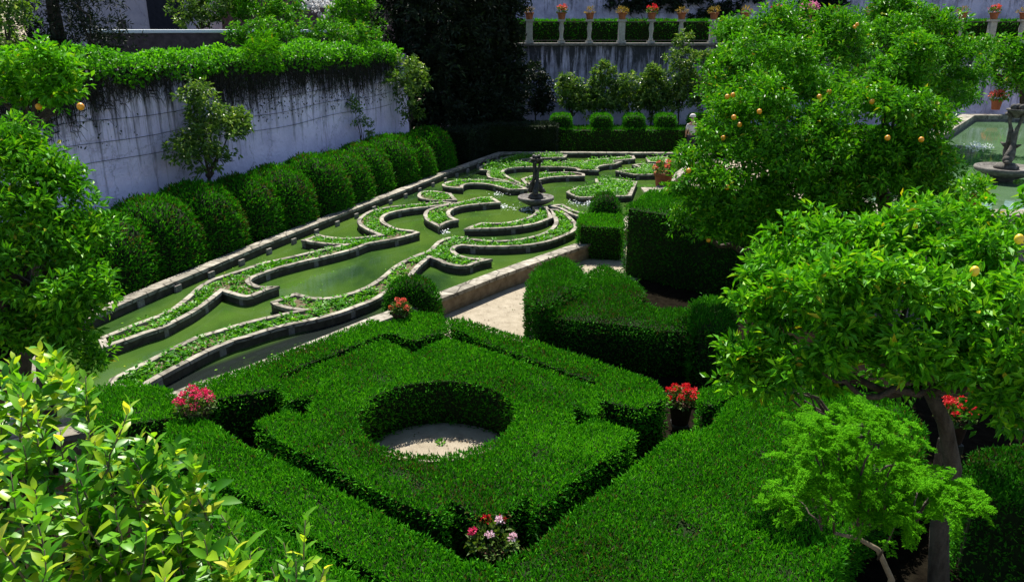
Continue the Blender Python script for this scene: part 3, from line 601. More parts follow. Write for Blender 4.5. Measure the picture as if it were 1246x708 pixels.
# curled hedge, cube and blocks beyond the path
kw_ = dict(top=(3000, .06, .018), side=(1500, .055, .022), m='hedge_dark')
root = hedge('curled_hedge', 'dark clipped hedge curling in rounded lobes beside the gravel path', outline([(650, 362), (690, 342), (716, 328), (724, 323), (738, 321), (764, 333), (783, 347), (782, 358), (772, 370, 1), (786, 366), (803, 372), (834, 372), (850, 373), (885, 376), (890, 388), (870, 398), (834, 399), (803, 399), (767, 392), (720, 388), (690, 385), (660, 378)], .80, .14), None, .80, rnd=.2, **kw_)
hedge('', '', outline([(640, 352), (647, 331), (659, 317), (678, 310), (695, 312), (709, 322), (711, 340), (690, 355), (665, 366), (648, 364)], 1.0, .14), None, 1.0, parent=root, rnd=.28, **kw_)
hedge('', '', outline([(836, 374), (841, 363), (858, 357), (882, 360), (894, 370), (893, 388), (872, 398), (845, 394)], .95, .14), None, .95, parent=root, rnd=.25, **kw_)
hedge('cube_hedge', 'small cube of clipped hedge at the pool edge by curled hedge', np.array([(1.50, 17.25), (2.5, 17.1), (2.62, 18.3), (1.62, 18.45)]), None, .8, top=(2400, .06, .02), side=(1300, .055, .022), cat='topiary')
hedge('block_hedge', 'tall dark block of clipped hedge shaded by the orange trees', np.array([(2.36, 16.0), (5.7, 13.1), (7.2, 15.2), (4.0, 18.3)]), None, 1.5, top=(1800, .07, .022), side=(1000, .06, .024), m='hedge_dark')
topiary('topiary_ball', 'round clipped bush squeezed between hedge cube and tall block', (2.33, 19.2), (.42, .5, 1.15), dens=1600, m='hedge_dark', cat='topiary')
hedge('box_hedge', 'leafy hedge by the terracotta pot of red flowers', np.array([(3.0, 19.5), (6.0, 19.2), (6.2, 21.6), (3.9, 21.8)]), None, .72, top=(1500, .07, .024), side=(800, .06, .024))

# ---------------------------------------------------------------- cushion hedges beside the white wall
rot = -math.atan2(KD[0], KD[1])
for k in range(-2, 10):
    p = wl(1.44, 1.85+1.42*k)
    topiary('hedge_cushion', 'rounded clipped hedge cushion beside the white wall, %s from the leafy orange tree' % ORD[k+2],
            p+KD*.12*math.sin(k*3.7)+KN*.06*math.sin(k*5.1), (1.02+.05*math.sin(k*1.9), 1.0+.07*math.sin(k*2.9), 1.70+.06*math.sin(k*2.1)), rot+.10*math.sin(k*4.3), 2.55, dens=950, leaf=(.085, .03), jit=.035, group='row of hedge cushions by the wall', cat='hedge')

# ---------------------------------------------------------------- left wall with wires, ivy
WT = 4.18
root = thing('garden_wall', 'tall lilac white rendered wall along the pool, ivy on top', 'wall', None, (wl(2.6, 2)[0], wl(2.6, 2)[1], 0))
mb = MB(); cwl = wl(2.85, 4.4); mb.box((0, 0, WT/2), (.5, 22.8, WT), 0)
w = mb.build('wall_face', M['wall'], root); w.location = (cwl[0]-root.location.x, cwl[1]-root.location.y, 0); w.rotation_euler = (0, 0, rot)
for zz, a in ((2.35, .0), (2.75, .05), (3.2, .02)):
    pts = [(*wl(2.56, s), zz+.035*math.sin(s*1.3+a*9)+.012*s*(1 if zz < 3 else .6)) for s in np.arange(-5, 15, .5)]
    o = MB().tube([np.array(p)-np.array(root.location) for p in pts], .006, 5).build('wire', M['wire'], root)
# terraces behind the walls
sheet('upper_ground', [wl(3.0, -16), wl(3.0, 19), (-2, 37.9), (-40, 60), (-60, 30), (-30, -3)], 4.1, M['earth'])
# ivy
root = thing('ivy', 'bright green ivy draped over the top of the lilac wall', 'ivy', None, (*wl(2.85, 6), WT))
off = np.array(root.location)
n = 15000; s = rng.uniform(-7, 15.2, n); hump = .10+.10*np.sin(s*1.1)*np.sin(s*.37+1)+.06*np.sin(s*3.3)
a = rng.uniform(-.25, 1, n)*math.pi; th_ = hump+.18
ox = 2.85-np.cos(a)*(.38+.05*np.sin(s*2.7)); zz = WT+np.sin(a)*np.where(np.sin(a) > 0, th_+.05, .28+.16*np.sin(s*1.9+2)**2)
P = K0[None]-KN[None]*ox[:, None]+KD[None]*s[:, None]; P = np.c_[P, zz]+rng.normal(0, .04, (n, 3))
out_n = np.c_[KN[None]*np.cos(a)[:, None], np.sin(a)+.3]
obj('foliage', leaf_mesh('foliage', P-off, unit(rng.normal(0, .7, (n, 3))+out_n*.5+np.array([0, 0, .1])), out_n+rng.normal(0, .35, (n, 3)), rng.uniform(.06, .13, n), rng.uniform(.05, .1, n), .15, .1, np.clip(.5+.2*vnoise(P, 1.5)+rng.normal(0, .2, n), 0, 1)), M['ivy'], root)
mb = MB()
for i in range(1500):
    s0 = rng.uniform(-5, 15); dens = .5+.5*math.sin(s0*.75+2.2)*math.sin(s0*.31+.4)
    if rng.random() > .3+.7*dens+.25*(s0 < 7): continue
    ln = rng.uniform(.25, .7)+dens*rng.uniform(0, 1.3)*(1.15 if s0 < 5 else .7); pts = []; ds = 0; o_ = rng.uniform(2.5, 2.57)
    for q in range(6):
        pts.append(np.r_[wl(o_, s0+ds), WT+.05-ln*q/5]-off); ds += rng.normal(0, .05)
    mb.tube(pts, [.013, .013, .012, .01, .008, .004], 4, cap=False)
    if rng.random() < .7:
        for q in range(rng.integers(2, 6)):
            b0 = pts[rng.integers(2, 6)]; d_ = KD*rng.choice([-1, 1])*rng.uniform(.08, .3); mb.tube([b0, b0+np.r_[d_*.6, -.03], b0+np.r_[d_, -rng.uniform(.08, .25)]], [.008, .006, .003], 3, cap=False)
mb.build('dry_stem', M['drystem'], root)
n = 4200; s = rng.uniform(-5, 15, n); dens = .5+.5*np.sin(s*.75+2.2)*np.sin(s*.31+.4); kp = rng.random(n) < dens; s = s[kp]; n = len(s)
P = np.c_[K0[None]-KN[None]*rng.uniform(2.46, 2.56, n)[:, None]+KD[None]*s[:, None], WT-rng.random(n)**1.2*1.5]
obj('dead_leaf', leaf_mesh('dead_leaf', P-off, unit(rng.normal(0, .5, (n, 3))+np.array([0, 0, -1])), np.r_[KN, 0]+rng.normal(0, .5, (n, 3)), rng.uniform(.04, .09, n), rng.uniform(.03, .05, n)), M['evergreen'], root)

def shrub(name, label, base, lobes, ncl, per, L, W, m, cat='shrub', group=None, stem=.03, limb_to=None, **kw):
    b = np.array(base, float); top = np.mean([l[0] for l in lobes], 0)
    return tree(name, label, cat, [b, b+(top-b)*.25+np.array([.03, 0, 0]), b+(top-b)*.6], stem, lobes, ncl, per, L, W, m, limb_to=limb_to or [l[0] for l in lobes][:6], group=group, limb_r=.7, **kw)
def onwall(u, v, off=2.1):
    d = ray(u, v); P0 = np.r_[K0-KN*off, 0]; nn = np.r_[KN, 0]; o = np.array([0, 0, CAM_H]); return o+d*(np.dot(P0-o, nn)/np.dot(d, nn))
def wall_lobes(spec, off): return [(onwall(u, v, off), r) for u, v, r in spec]
lb = wall_lobes([(240, 125, .42), (255, 150, .55), (268, 165, .55), (280, 150, .45), (240, 180, .5), (255, 200, .5), (222, 190, .35), (292, 158, .28), (238, 112, .25)], 1.95)
bs = onwall(243, 215, 2.2); bs[2] = 0
shrub('wall_shrub', 'leafy citrus shrub trained against the lilac wall, the largest there', bs, lb, 900, 9, .12, .055, 'wallshrub', group='shrubs trained on the lilac wall', stem=.06)
lb = wall_lobes([(437, 135, .2), (433, 128, .2), (443, 152, .22), (436, 150, .15), (446, 160, .22)], 2.3)
bs = onwall(440, 175, 2.4); bs[2] = 0
shrub('wall_shrub', 'thin straggly climber on the lilac wall above the hedge cushions', bs, lb, 120, 8, .11, .05, 'wallshrub', group='shrubs trained on the lilac wall')
lb = wall_lobes([(495, 90, .6), (485, 100, .5), (505, 105, .55), (497, 122, .45), (500, 140, .4), (512, 95, .4)], 2.0)
bs = onwall(497, 165, 2.3); bs[2] = 0
shrub('wall_shrub', 'shrub on the lilac wall beside the dark evergreens', bs, lb, 420, 9, .14, .07, 'wallshrub', group='shrubs trained on the lilac wall')

# dark evergreens in the corner
for (u, Y, rad, h, lab) in ((530, 32.6, 2.1, 6.6, 'huge black green evergreen tree nearest the end of lilac wall'), (594, 34.0, 1.5, 6.6, 'dark evergreen tree beside the stained far wall')):
    x = (u-623)/F*Y*1.02
    lobes = [((x+rng.uniform(-.3, .3), Y+rng.uniform(-.3, .3), z), (rad*rng.uniform(.85, 1.12), rad*rng.uniform(.85, 1.1), 1.0)) for z in np.arange(1.2, h, .75)]
    tree('evergreen_tree', lab, 'tree', [(x, Y, 0), (x, Y, 2), (x+.05, Y, h*.8)], .25, lobes, 6200, 9, .24, .085, 'evergreen', limb_to=[l[0] for l in lobes][::2], group='dark evergreens in the garden corner', shell=(.5, 1.), gapnoise=.3, spread=.22)
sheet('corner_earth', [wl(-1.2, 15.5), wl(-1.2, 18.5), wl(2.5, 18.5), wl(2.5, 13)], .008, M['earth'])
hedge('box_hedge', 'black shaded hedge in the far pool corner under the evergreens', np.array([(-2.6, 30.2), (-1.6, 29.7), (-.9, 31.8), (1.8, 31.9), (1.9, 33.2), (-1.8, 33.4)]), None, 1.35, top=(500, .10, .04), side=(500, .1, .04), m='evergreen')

# ---------------------------------------------------------------- far side: hedge, wall, terrace
root = thing('far_hedge', 'long clipped hedge with cube tops in front of the stained far wall', 'hedge', None, (6, 33, 0))
hedge('', '', np.array([(1.6, 32.4), (16, 32.4), (16, 33.7), (1.6, 33.7)]), None, 1.12, top=(500, .1, .036), side=(360, .09, .036), parent=root)
for u in (679, 725, 762, 798, 836):
    x = (u-623)/F*34.6
    V, T = blob((0, 0, 0), (.42, .4, .62), 5, 24, 8)
    o = obj('cube_top', shoots(V, T, 900, .08, .03, .5, .4, .02), M['hedge'], root); o.location = (x-6, 0.05, 1.05)
    c_ = obj('cube_core', np_mesh('core', V*.93, [T]), M['core'], o)
FW = 4.4
root = thing('retaining_wall', 'tall grey streaked wall below the terrace with flower pots', 'wall', None, (14, 37.5, 0))
MB().box((0, .4, FW/2-.06), (36, .8, FW-.12)).build('wall_face', M['farwall'], root)
bevel(MB().box((0, .35, FW-.05), (36, 1.0, .12)).build('coping', M['granite'], root), .02)
sheet('terrace', [(-4, 38.3), (34, 38.3), (34, 70), (-4, 70)], FW-.02, M['earth'])
root = thing('terrace_hedge', 'long flat clipped hedge behind the terrace posts', 'hedge', None, (14, 39.6, FW))
hedge('', '', np.array([(-1.5, 39.2), (32, 39.2), (32, 40.6), (-1.5, 40.6)]), None, FW+.98, FW-.02, top=(260, .13, .05), side=(200, .12, .05), m='hedge', parent=root)
root = thing('back_wall', 'pale lilac wall at the very back above the terrace hedge', 'wall', None, (16, 46, FW))
MB().box((0, 0, 2), (42, .6, 4.2)).build('wall_face', M['farwall'], root)
# dark creepers on the upper wall
for k, (u, w_, lab) in enumerate(((770, 1.6, 'dark creeper on the back wall above the red flower pot'), (860, 1.9, 'dark wide creeper on the back wall left of orange trees'), (960, 1.6, 'dark creeper on the back wall behind the pink blooms'))):
    x = (u-623)/F*46
    shrub('creeper', lab, (x, 45.4, FW), [((x+rng.uniform(-w_, w_), 45.45, FW+1.2+rng.uniform(0, 1.0)), (.8, .22, .55)) for _ in range(6)], 400, 8, .2, .1, 'evergreen', 'creeper', 'creepers on the back wall')

# terrace posts, railing and pots
PX = [644, 683, 717, 756, 792, 828, 867, 905, 942, 980, 1017, 1055, 1092, 1130, 1167, 1205, 1241]
root = thing('railing', 'thin iron rail running between the terrace posts', 'railing', None, (14, 37.75, FW))
for z in (.93, .12): MB().tube([(-14.5, 0, z), (16, 0, z)], .022, 6).build('rail', M['iron'], root)
def rosette(n, r, L, W, bias=(0, 0, 1), squash=1.):
    u = unit(rng.normal(0, 1, (n, 3))+np.array(bias)*.5); P = u*r*(rng.random((n, 1))**.4)*np.array([1, 1, squash])
    return P, unit(u+rng.normal(0, .4, (n, 3))), u+rng.normal(0, .4, (n, 3)), L*rng.uniform(.7, 1.3, n), W*rng.uniform(.7, 1.3, n)
M['backlit_pot'] = mottled('shade_darkened_pot', [(.3, (.03, .014, .009)), (.7, (.07, .032, .02))], 9, .9, .3)  # terracotta with the shade of its backlit face put into the colour
def pot_geo(mb, r, h): return mb.lathe([(r*.68, 0), (r*.72, .02), (r*.92, h*.8), (r*.93, h*.82), (r*1.06, h*.83), (r*1.08, h*.97), (r*1.04, h), (r*.92, h), (r*.9, h*.9), (.01, h*.88)], 22)
def flower_pot(label, loc, r, h, heads, petal, foliage=('geranium', 260, .06, .055), group=None, spread=1.25, hr=.07, npet=46, pet=.028, fz=.5, name='flower_pot', potm='terracotta'):
    root = thing(name, label, 'flower pot', group, tuple(float(x) for x in loc))
    pot_geo(MB(), r, h).build('pot', M[potm], root, True)
    P, D, Nn, L, W = rosette(foliage[1], r*spread, foliage[2], foliage[3], squash=.75); P[:, 2] = np.maximum(P[:, 2], -.02)+h*.95+r*.25
    obj('foliage', leaf_mesh('foliage', P, D, Nn, L, W, .2, .1), M[foliage[0]], root)
    for i in range(heads):
        P, D, Nn, L, W = rosette(npet, hr*random.uniform(.75, 1.2), pet, pet*.9, squash=.75)
        a = i*2.4+random.uniform(-.3, .3); rr = r*spread*math.sqrt((i+.5)/heads)
        o = obj('flower_head', leaf_mesh('flower_head', P, D, Nn, L, W, .15, .1), M[petal if isinstance(petal, str) else petal[i % len(petal)]], root)
        o.location = (rr*math.cos(a), rr*math.sin(a), h+r*spread*(.95-.5*(rr/(r*spread))**2)+random.uniform(-.02, .05))
    return root
posts = None
for i, u in enumerate(PX):
    x = (u-623)/F*35.85; wide = i % 3 == 0
    root = thing('stone_post', '%s pale stone terrace post, %s from the dark evergreens' % ('broad' if wide else 'slim', ORD[i]), 'post', 'stone posts of the terrace', (x, 37.7, FW))
    if wide:
        MB().box((0, 0, .06), (.40, .34, .12)).build('foot', M['post'], root)
        bevel(MB().box((0, 0, .53), (.30, .26, .82)).build('shaft', M['post'], root), .02)
        MB().box((0, 0, .985), (.40, .36, .09)).build('cap', M['post'], root)
    else:
        MB().box((0, 0, .05), (.34, .3, .10)).build('foot', M['post'], root)
        MB().lathe([(.1, .10), (.12, .16), (.075, .24), (.085, .45), (.12, .62), (.10, .76), (.085, .86), (.12, .94)], 12).build('shaft', M['post'], root, True)
        MB().box((0, 0, .985), (.34, .32, .09)).build('cap', M['post'], root)
    kind = {1: 'salmon', 4: 'red', 8: 'salmon', 9: 'mauve', 14: 'drybloom', 15: 'salmon'}.get(i, 'drybloom')
    big_ = i == 9
    lab = {'salmon': 'coral flowers', 'red': 'red flowers', 'mauve': 'a big ball of mauve pink blooms', 'drybloom': 'ochre dry looking plant'}[kind]
    flower_pot('pot with %s on %s terrace post from the evergreens' % (lab, ORD[i]), (x, 37.7, FW+1.03), .2, .3, 9 if big_ else 0 if kind == 'drybloom' else 4, kind, (('geranium', 110, .1, .08) if kind not in ('drybloom',) else ('drybloom', 90, .13, .04)), 'flower pots on the terrace posts', 1.9 if big_ else 1.25, .2 if big_ else .13, 30, .07)

# shrubs in front of far wall
for (spec, lab, mm) in (([(694, 110, .6), (697, 125, .7), (690, 98, .35), (706, 130, .6)], 'loose shrub by the far wall, nearest the dark evergreens', 'wallshrub'),
                        ([(732, 100, .55), (735, 118, .75), (728, 128, .7), (742, 130, .6), (736, 88, .35)], 'pointed leafy shrub at the far wall above the second cube top', 'wallshrub'),
                        ([(765, 105, .55), (762, 122, .7), (774, 128, .6)], 'rounded shrub at the far wall above the third cube top', 'wallshrub'),
                        ([(793, 100, .5), (796, 116, .7), (790, 128, .6), (804, 128, .5), (793, 88, .3)], 'shrub at the far wall left of the tall columnar shrub', 'wallshrub'),
                        ([(832, 50, .35), (828, 75, .6), (824, 98, .8), (826, 120, .85), (815, 128, .7), (840, 110, .7)], 'tall pale green columnar shrub at the far wall', 'wallshrub'),
                        ([(860, 80, .6), (858, 100, .7), (865, 120, .8), (880, 95, .8), (875, 120, .9)], 'leafy shrub between columnar shrub and orange trees at the far wall', 'wallshrub')):
    lobes = [(gy(u, v, 34.7+rng.uniform(-.3, .3)), r) for u, v, r in spec]; b = lobes[0][0].copy(); b[2] = 0
    shrub('wall_shrub', lab, b, lobes, int(130*len(spec)), 9, .17, .085, mm, group='shrubs along the far wall', stem=.05)
lobes = [(gy(u, v, 35.6), r) for u, v, r in ((650, 90, .5), (655, 110, .7), (648, 130, .8), (660, 130, .6))]; b = lobes[0][0].copy(); b[2] = 0
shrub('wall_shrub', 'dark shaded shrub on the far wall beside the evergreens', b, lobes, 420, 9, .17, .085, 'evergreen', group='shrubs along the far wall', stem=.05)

# ---------------------------------------------------------------- behind the lilac wall
a_, b_ = gy(108, 38, 24.5), gy(452, 38, 34.0); L_ = float(np.linalg.norm((b_-a_)[:2])); ang = math.atan2(b_[1]-a_[1], b_[0]-a_[0]); mid = (a_+b_)/2
root = thing('rubble_wall', 'dark rubble wall with white coping behind the ivy', 'wall', None, (mid[0], mid[1], 4.1), ang)
MB().box((0, 0, .38), (L_, .4, .8)).build('wall_face', M['rubble'], root)
bevel(MB().box((0, 0, .84), (L_+.1, .5, .11))  .build('coping', M['foam'], root), .02)
c_ = gy(135, 20, 44)
root = thing('pale_building', 'pale rendered building with dark doorway behind the wall', 'building', None, (c_[0]-1.0, 46, 4.1))
MB().box((0, 2, 3), (9.5, 4, 6)).build('wall_face', M['facade'], root)
dx = gy(188, 15, 44)[0]-root.location.x
MB().box((dx-.2, -.02, 1.6), (2.0, .16, 3.6)).build('doorway_panel', M['dark_opening'], root)
MB().box((dx-2.7, -.05, .6), (.35, .3, 1.6)).build('pilaster', M['rubble'], root)
c_ = gy(260, 10, 50)
root = thing('shed', 'dark shaded outbuilding beside the pale building', 'building', None, (c_[0]+3, 52, 4.1))
MB().box((0, 2, 3), (18, 4, 6.5)).build('wall_face', M['rubble'], root)
# conifer top left
def conifer(label, x, Y, z0, h, rad):
    lobes = []
    for i, z in enumerate(np.arange(z0+.2, z0+h, .42)):
        r = rad*(1-.5*(z-z0)/h)
        for k in range(5): a = k*1.257+i*.9; lobes.append(((x+r*.55*math.cos(a), Y+r*.55*math.sin(a), z+rng.uniform(-.1, .1)), (r*.5, r*.5, .14)))
    tree('conifer_tree', label, 'tree', [(x, Y, z0), (x, Y, z0+h*.5), (x, Y, z0+h)], .16, lobes, 2200, 9, .16, .03, 'evergreen', limb_to=[l[0] for l in lobes][::3], shell=(.2, 1), gapnoise=.3, spread=.2, up=0.)
c_ = gy(70, 40, 22); conifer('dark conifer with flat sprays of needles behind the wall', c_[0], 22, 4.1, 4.5, 2.2)
def upshrub(label, spots, Y, ncl, L, W, m, nm='shrub', z0=4.1, stem=.05, group='shrubs behind the lilac wall'):
    lobes = [(gy(u, v, Y+rng.uniform(-.4, .4)), r) for u, v, r in spots]; b = np.mean([l[0] for l in lobes], 0); b[2] = z0
    return shrub(nm, label, b, lobes, ncl, 9, L, W, m, group=group, stem=stem)
upshrub('glossy rounded shrub above the rubble wall, beside the dark doorway', [(225, 12, .7), (245, 20, .7), (265, 12, .8), (235, 28, .6)], 34, 520, .16, .08, 'wallshrub')
upshrub('wide dark leafy shrub above the rubble wall', [(295, 12, .9), (320, 10, .9), (350, 16, .8), (310, 25, .7), (335, 25, .7), (280, 5, .9)], 34.5, 900, .15, .07, 'citrus_dark')
upshrub('bright yellow green bush beyond the end of the ivy', [(425, 15, .8), (445, 22, .7), (412, 28, .6), (435, 35, .6), (455, 38, .5), (430, 5, .7)], 33, 700, .16, .06, 'citrus')
upshrub('white flowering bush behind the rubble wall', [(375, 8, .45), (392, 10, .45), (405, 6, .4)], 38, 160, .12, .1, 'flowerwhite')
upshrub('creeping mass of leaves hanging over the white coping', [(290, 48, .4), (310, 44, .5), (330, 42, .5), (350, 46, .45), (372, 45, .5), (395, 45, .5), (415, 46, .5), (432, 48, .5), (450, 46, .4)], 27.5, 1000, .11, .06, 'citrus_dark')
upshrub('grassy tuft growing on top of the lilac wall', [(320, 60, .3), (316, 66, .25), (324, 54, .25)], 21.6, 90, .26, .025, 'citrus')
upshrub('leafy shrub at the corner behind the orange tree, on the wall top', [(5, 25, .6), (0, 60, .5), (12, 10, .5)], 17.5, 300, .12, .06, 'wallshrub')

# ---------------------------------------------------------------- person
pp = gz(838, 182.5, 0); Yp = 31.75; xp = (838-623)/F*Yp*1.005
def skin_mesh(name, verts, edges, radii, mat_, parent):
    me = bpy.data.meshes.new(name); me.from_pydata(verts, edges, [])
    o = obj(name, me, mat_, parent); sk = o.modifiers.new('skin', 'SKIN'); me.skin_vertices[0].data[0].use_root = True
    for v, r in zip(me.skin_vertices[0].data, radii): v.radius = (r, r) if not hasattr(r, '__len__') else r
    s_ = o.modifiers.new('sub', 'SUBSURF'); s_.levels = s_.render_levels = 2
    dg = bpy.context.evaluated_depsgraph_get(); m2 = bpy.data.meshes.new_from_object(o.evaluated_get(dg)); o.modifiers.clear(); o.data = m2
    m2.polygons.foreach_set('use_smooth', np.ones(len(m2.polygons), bool)); return o
root = thing('person', 'person in white cap, pale shirt and dark trousers standing by the pool end', 'person', None, (xp, Yp, 0), R(100))
bv = [(0, 0, .95), (0, 0, 1.15), (0, 0, 1.36), (0, .01, 1.47), (.01, .0, 1.56), (.02, 0, 1.66), (0, .17, 1.38), (.04, .22, 1.14), (.16, .18, .96), (.2, .17, .88), (0, -.17, 1.38), (.02, -.23, 1.13), (.14, -.2, .94), (.18, -.19, .86), (.02, .09, .9), (.03, .1, .5), (.0, .1, .08), (.16, .1, .03), (0, -.09, .9), (-.02, -.1, .5), (-.04, -.1, .08), (.12, -.1, .03)]
be = [(0, 1), (1, 2), (2, 3), (3, 4), (4, 5), (2, 6), (6, 7), (7, 8), (8, 9), (2, 10), (10, 11), (11, 12), (12, 13), (0, 14), (14, 15), (15, 16), (16, 17), (0, 18), (18, 19), (19, 20), (20, 21)]
br = [(.14, .11), (.13, .1), (.14, .1), .055, .075, .085, .055, .045, .035, .03, .055, .045, .035, .03, .085, .06, .045, .035, .085, .06, .045, .035]
skin_mesh('body', bv, be, br, M['skin'], root)
skin_mesh('shirt', [bv[i] for i in (0, 1, 2, 6, 10)]+[(.03, .215, 1.18), (.015, -.225, 1.17)], [(0, 1), (1, 2), (2, 3), (2, 4), (3, 5), (4, 6)], [(.165, .13), (.16, .125), (.165, .12), .075, .075, .065, .065], M['cloth_light'], root)
skin_mesh('trousers', [bv[i] for i in (0, 14, 15, 16, 18, 19, 20)], [(0, 1), (1, 2), (2, 3), (0, 4), (4, 5), (5, 6)], [(.155, .13), .105, .08, .065, .105, .08, .065], M['cloth_dark'], root)
MB().lathe([(.115, 1.68), (.118, 1.72), (.1, 1.78), (.05, 1.815), (.005, 1.82)], 18, (.01, 0, 0), sx=1.08).box((.14, 0, 1.685), (.1, .15, .015)).build('cap', M['cloth_light'], root, True)

# ---------------------------------------------------------------- pool-side pot and parterre pots
pt = gz(803, 224, .36); pt = np.array([pt[0], pt[1], .36])
flower_pot('tall terracotta pot of red flowers on the pool kerb beside hedge', (pt[0]+.08, pt[1]-.1, .2), .3, .55, 5, 'salmon', ('geranium', 160, .1, .09), None, 1.1, .1, 36, .05)
MB_ = MB().box((pt[0]-.1, pt[1]-.1, .1), (.9, .8, .2)); o = bevel(MB_.build('stone_slab', M['coping']), .02); tag(o, 'pale stone slab under the tall terracotta pot', 'slab')
def par_pot(u, v, z, lab, heads, col, r=.17, **kw):
    p = gz(u, v, z); pl_ = MB().box((0, 0, (z-.3)/2), (r*1.35, r*1.35, z-.3)).build('stone_plinth', M['darkgranite']); pl_.location = (p[0], p[1], 0)
    tag(bevel(pl_, .015), 'small square stone plinth under the '+lab, 'plinth', 'plinths of the parterre pots')
    return flower_pot(lab, (p[0], p[1], z-.3), r, .3, heads, col, ('geranium', 300, .055, .05), 'potted geraniums of the parterre', hr=.045, npet=46, pet=.024, potm='backlit_pot', **kw)
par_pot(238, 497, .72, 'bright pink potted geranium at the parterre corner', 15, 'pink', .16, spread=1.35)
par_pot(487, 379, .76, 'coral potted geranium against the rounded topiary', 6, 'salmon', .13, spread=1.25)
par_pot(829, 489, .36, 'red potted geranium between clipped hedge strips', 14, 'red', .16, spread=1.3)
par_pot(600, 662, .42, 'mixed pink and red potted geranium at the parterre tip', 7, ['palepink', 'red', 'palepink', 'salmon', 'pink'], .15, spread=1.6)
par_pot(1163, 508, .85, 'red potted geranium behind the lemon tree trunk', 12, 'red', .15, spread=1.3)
p = gz(537, 540, 0); P, D, Nn, L, W = rosette(34, .05, .05, .025, squash=.6); P[:, 2] = abs(P[:, 2])
o = tag(obj('weed', leaf_mesh('weed', P, D, Nn, L, W), M['bed']), 'small green weed on the gravel inside the round hole', 'weed'); o.location = (p[0], p[1], .015)

# ---------------------------------------------------------------- raised pond at right
PZ = 2.1
RP = ccw(np.array([gz(1004, 234, PZ)[:2], gz(1170, 139, PZ)[:2], (25, gz(1170, 139, PZ)[1]), (25, 12.6), (6.0, 12.6)]))
root = thing('raised_pond', 'raised stone pond with pale wide rim behind the orange trees', 'pond', None, (14, 20, 0))
ro = -np.array([14, 20, 0.])
def sh(o): o.location = tuple(ro); return o
Q = inset(RP, .45); Q0 = inset(RP, .06)
sh(rings('pond_wall', [(Q0, 0, Q0, PZ-.14, 0), (Q, PZ-.14, Q, PZ-.5, 0)], [M['granite']], root))
sh(bevel(rings('rim', [(RP, PZ-.14, RP, PZ, 0), (RP, PZ, Q, PZ, 0), (Q, PZ, Q, PZ-.14, 0), (Q0, PZ-.14, RP, PZ-.14, 0)], [M['coping']], root), .015))
A, T = tess([inset(RP, .4)]); o = obj('pond_water', np_mesh('pond_water', np.c_[A, np.full(len(A), PZ-.22)], [T]), M['water2']); tag(o, 'pale green water of the raised pond', kind='structure')
sp = gz(1224, 205, PZ+.05)
fountain('fountain', 'grey stone fountain of twisted dolphins in the raised pond', (sp[0], sp[1], PZ+.0), 1.22, 'midgranite', .62, 1.0, 2, 1.6)
fm = MB(); c = gz(1191, 178, PZ-.2)
for i in range(160):
    r = abs(random.gauss(0, .22)); a = random.uniform(0, 6.28); s = random.uniform(.006, .018)
    fm.ball((c[0]+r*math.cos(a), c[1]+r*math.sin(a), PZ-.215+random.random()**3*.12), (s*1.6, s*1.6, s*.7), 6)
tag(fm.build('water_splash', M['foam']), 'white splash on the raised pond beside its fountain', 'splash', kind='stuff')
q = gz(1213, 134, PZ); flower_pot('terracotta pot with pinkish plant on the far rim of raised pond', (q[0], q[1]+.1, PZ), .2, .38, 7, 'salmon', ('geranium', 120, .1, .08), None, 1.3, .14, 30, .06)
q = gz(1186, 268, PZ); flower_pot('terracotta pot on the near rim of the raised pond', (q[0], q[1]+.3, PZ), .2, .34, 0, 'red', ('citrus', 220, .12, .06), None, 1.8)
# scrolled stone on the pond's near rim
q = gz(1112, 258, 1.7)
root = thing('stone_scroll', 'low carved stone scroll with rounded pale top by the raised pond', 'stone carving', None, (q[0], q[1], 0))
mb = MB(); pr = [(-.35, 0), (.35, 0), (.35, 1.75)]+[(.35*math.cos(a), 1.75+.28*math.sin(a)) for a in np.linspace(0, math.pi, 9)][1:-1]+[(-.35, 1.75)]
k = len(pr); mb.add([(x, -.2, z) for x, z in pr]+[(x, .2, z) for x, z in pr], [tuple(range(k)), tuple(range(k, 2*k))[::-1]]+[(i, k+i, k+(i+1) % k, (i+1) % k) for i in range(k)])
mb.build('scroll_body', M['sandstone'], root)
mb = MB(); mb.tube([(.40*math.cos(a), 0, 1.75+.33*math.sin(a)) for a in np.linspace(-.2, math.pi+.2, 14)], .07, 8); mb.ball((.46, 0, 1.66), (.11, .2, .11)); mb.ball((-.46, 0, 1.66), (.11, .2, .11))
mb.build('scroll_band', M['coping'], root, True)

# ---------------------------------------------------------------- citrus trees
def ylobes(spec): return [(gy(u, v, Y), r) for u, v, Y, r in spec]
def fruits(spec, kind, r): return [(gy(u, v, Y), r, kind) for u, v, Y in spec]
lob = tufts(ylobes([(885, 165, 12.2, .5), (905, 130, 12.4, .6), (930, 100, 12.8, .75), (980, 110, 12.6, .7), (1000, 165, 12., .75), (945, 160, 11.8, .85), (895, 190, 11.8, .75), (852, 218, 11.8, .5), (900, 245, 11.6, .75), (960, 225, 11.5, .8), (880, 275, 11.6, .5), (1010, 220, 11.8, .6), (838, 262, 11.9, .35), (955, 280, 11.6, .55), (855, 275, 11.5, .42), (885, 290, 11.4, .42), (920, 290, 11.4, .42), (828, 238, 11.6, .3), (875, 235, 11.4, .5), (925, 255, 11.3, .5), (900, 262, 11.3, .42), (945, 225, 11.2, .5), (980, 255, 11.3, .5)]), 5, .40, 1)
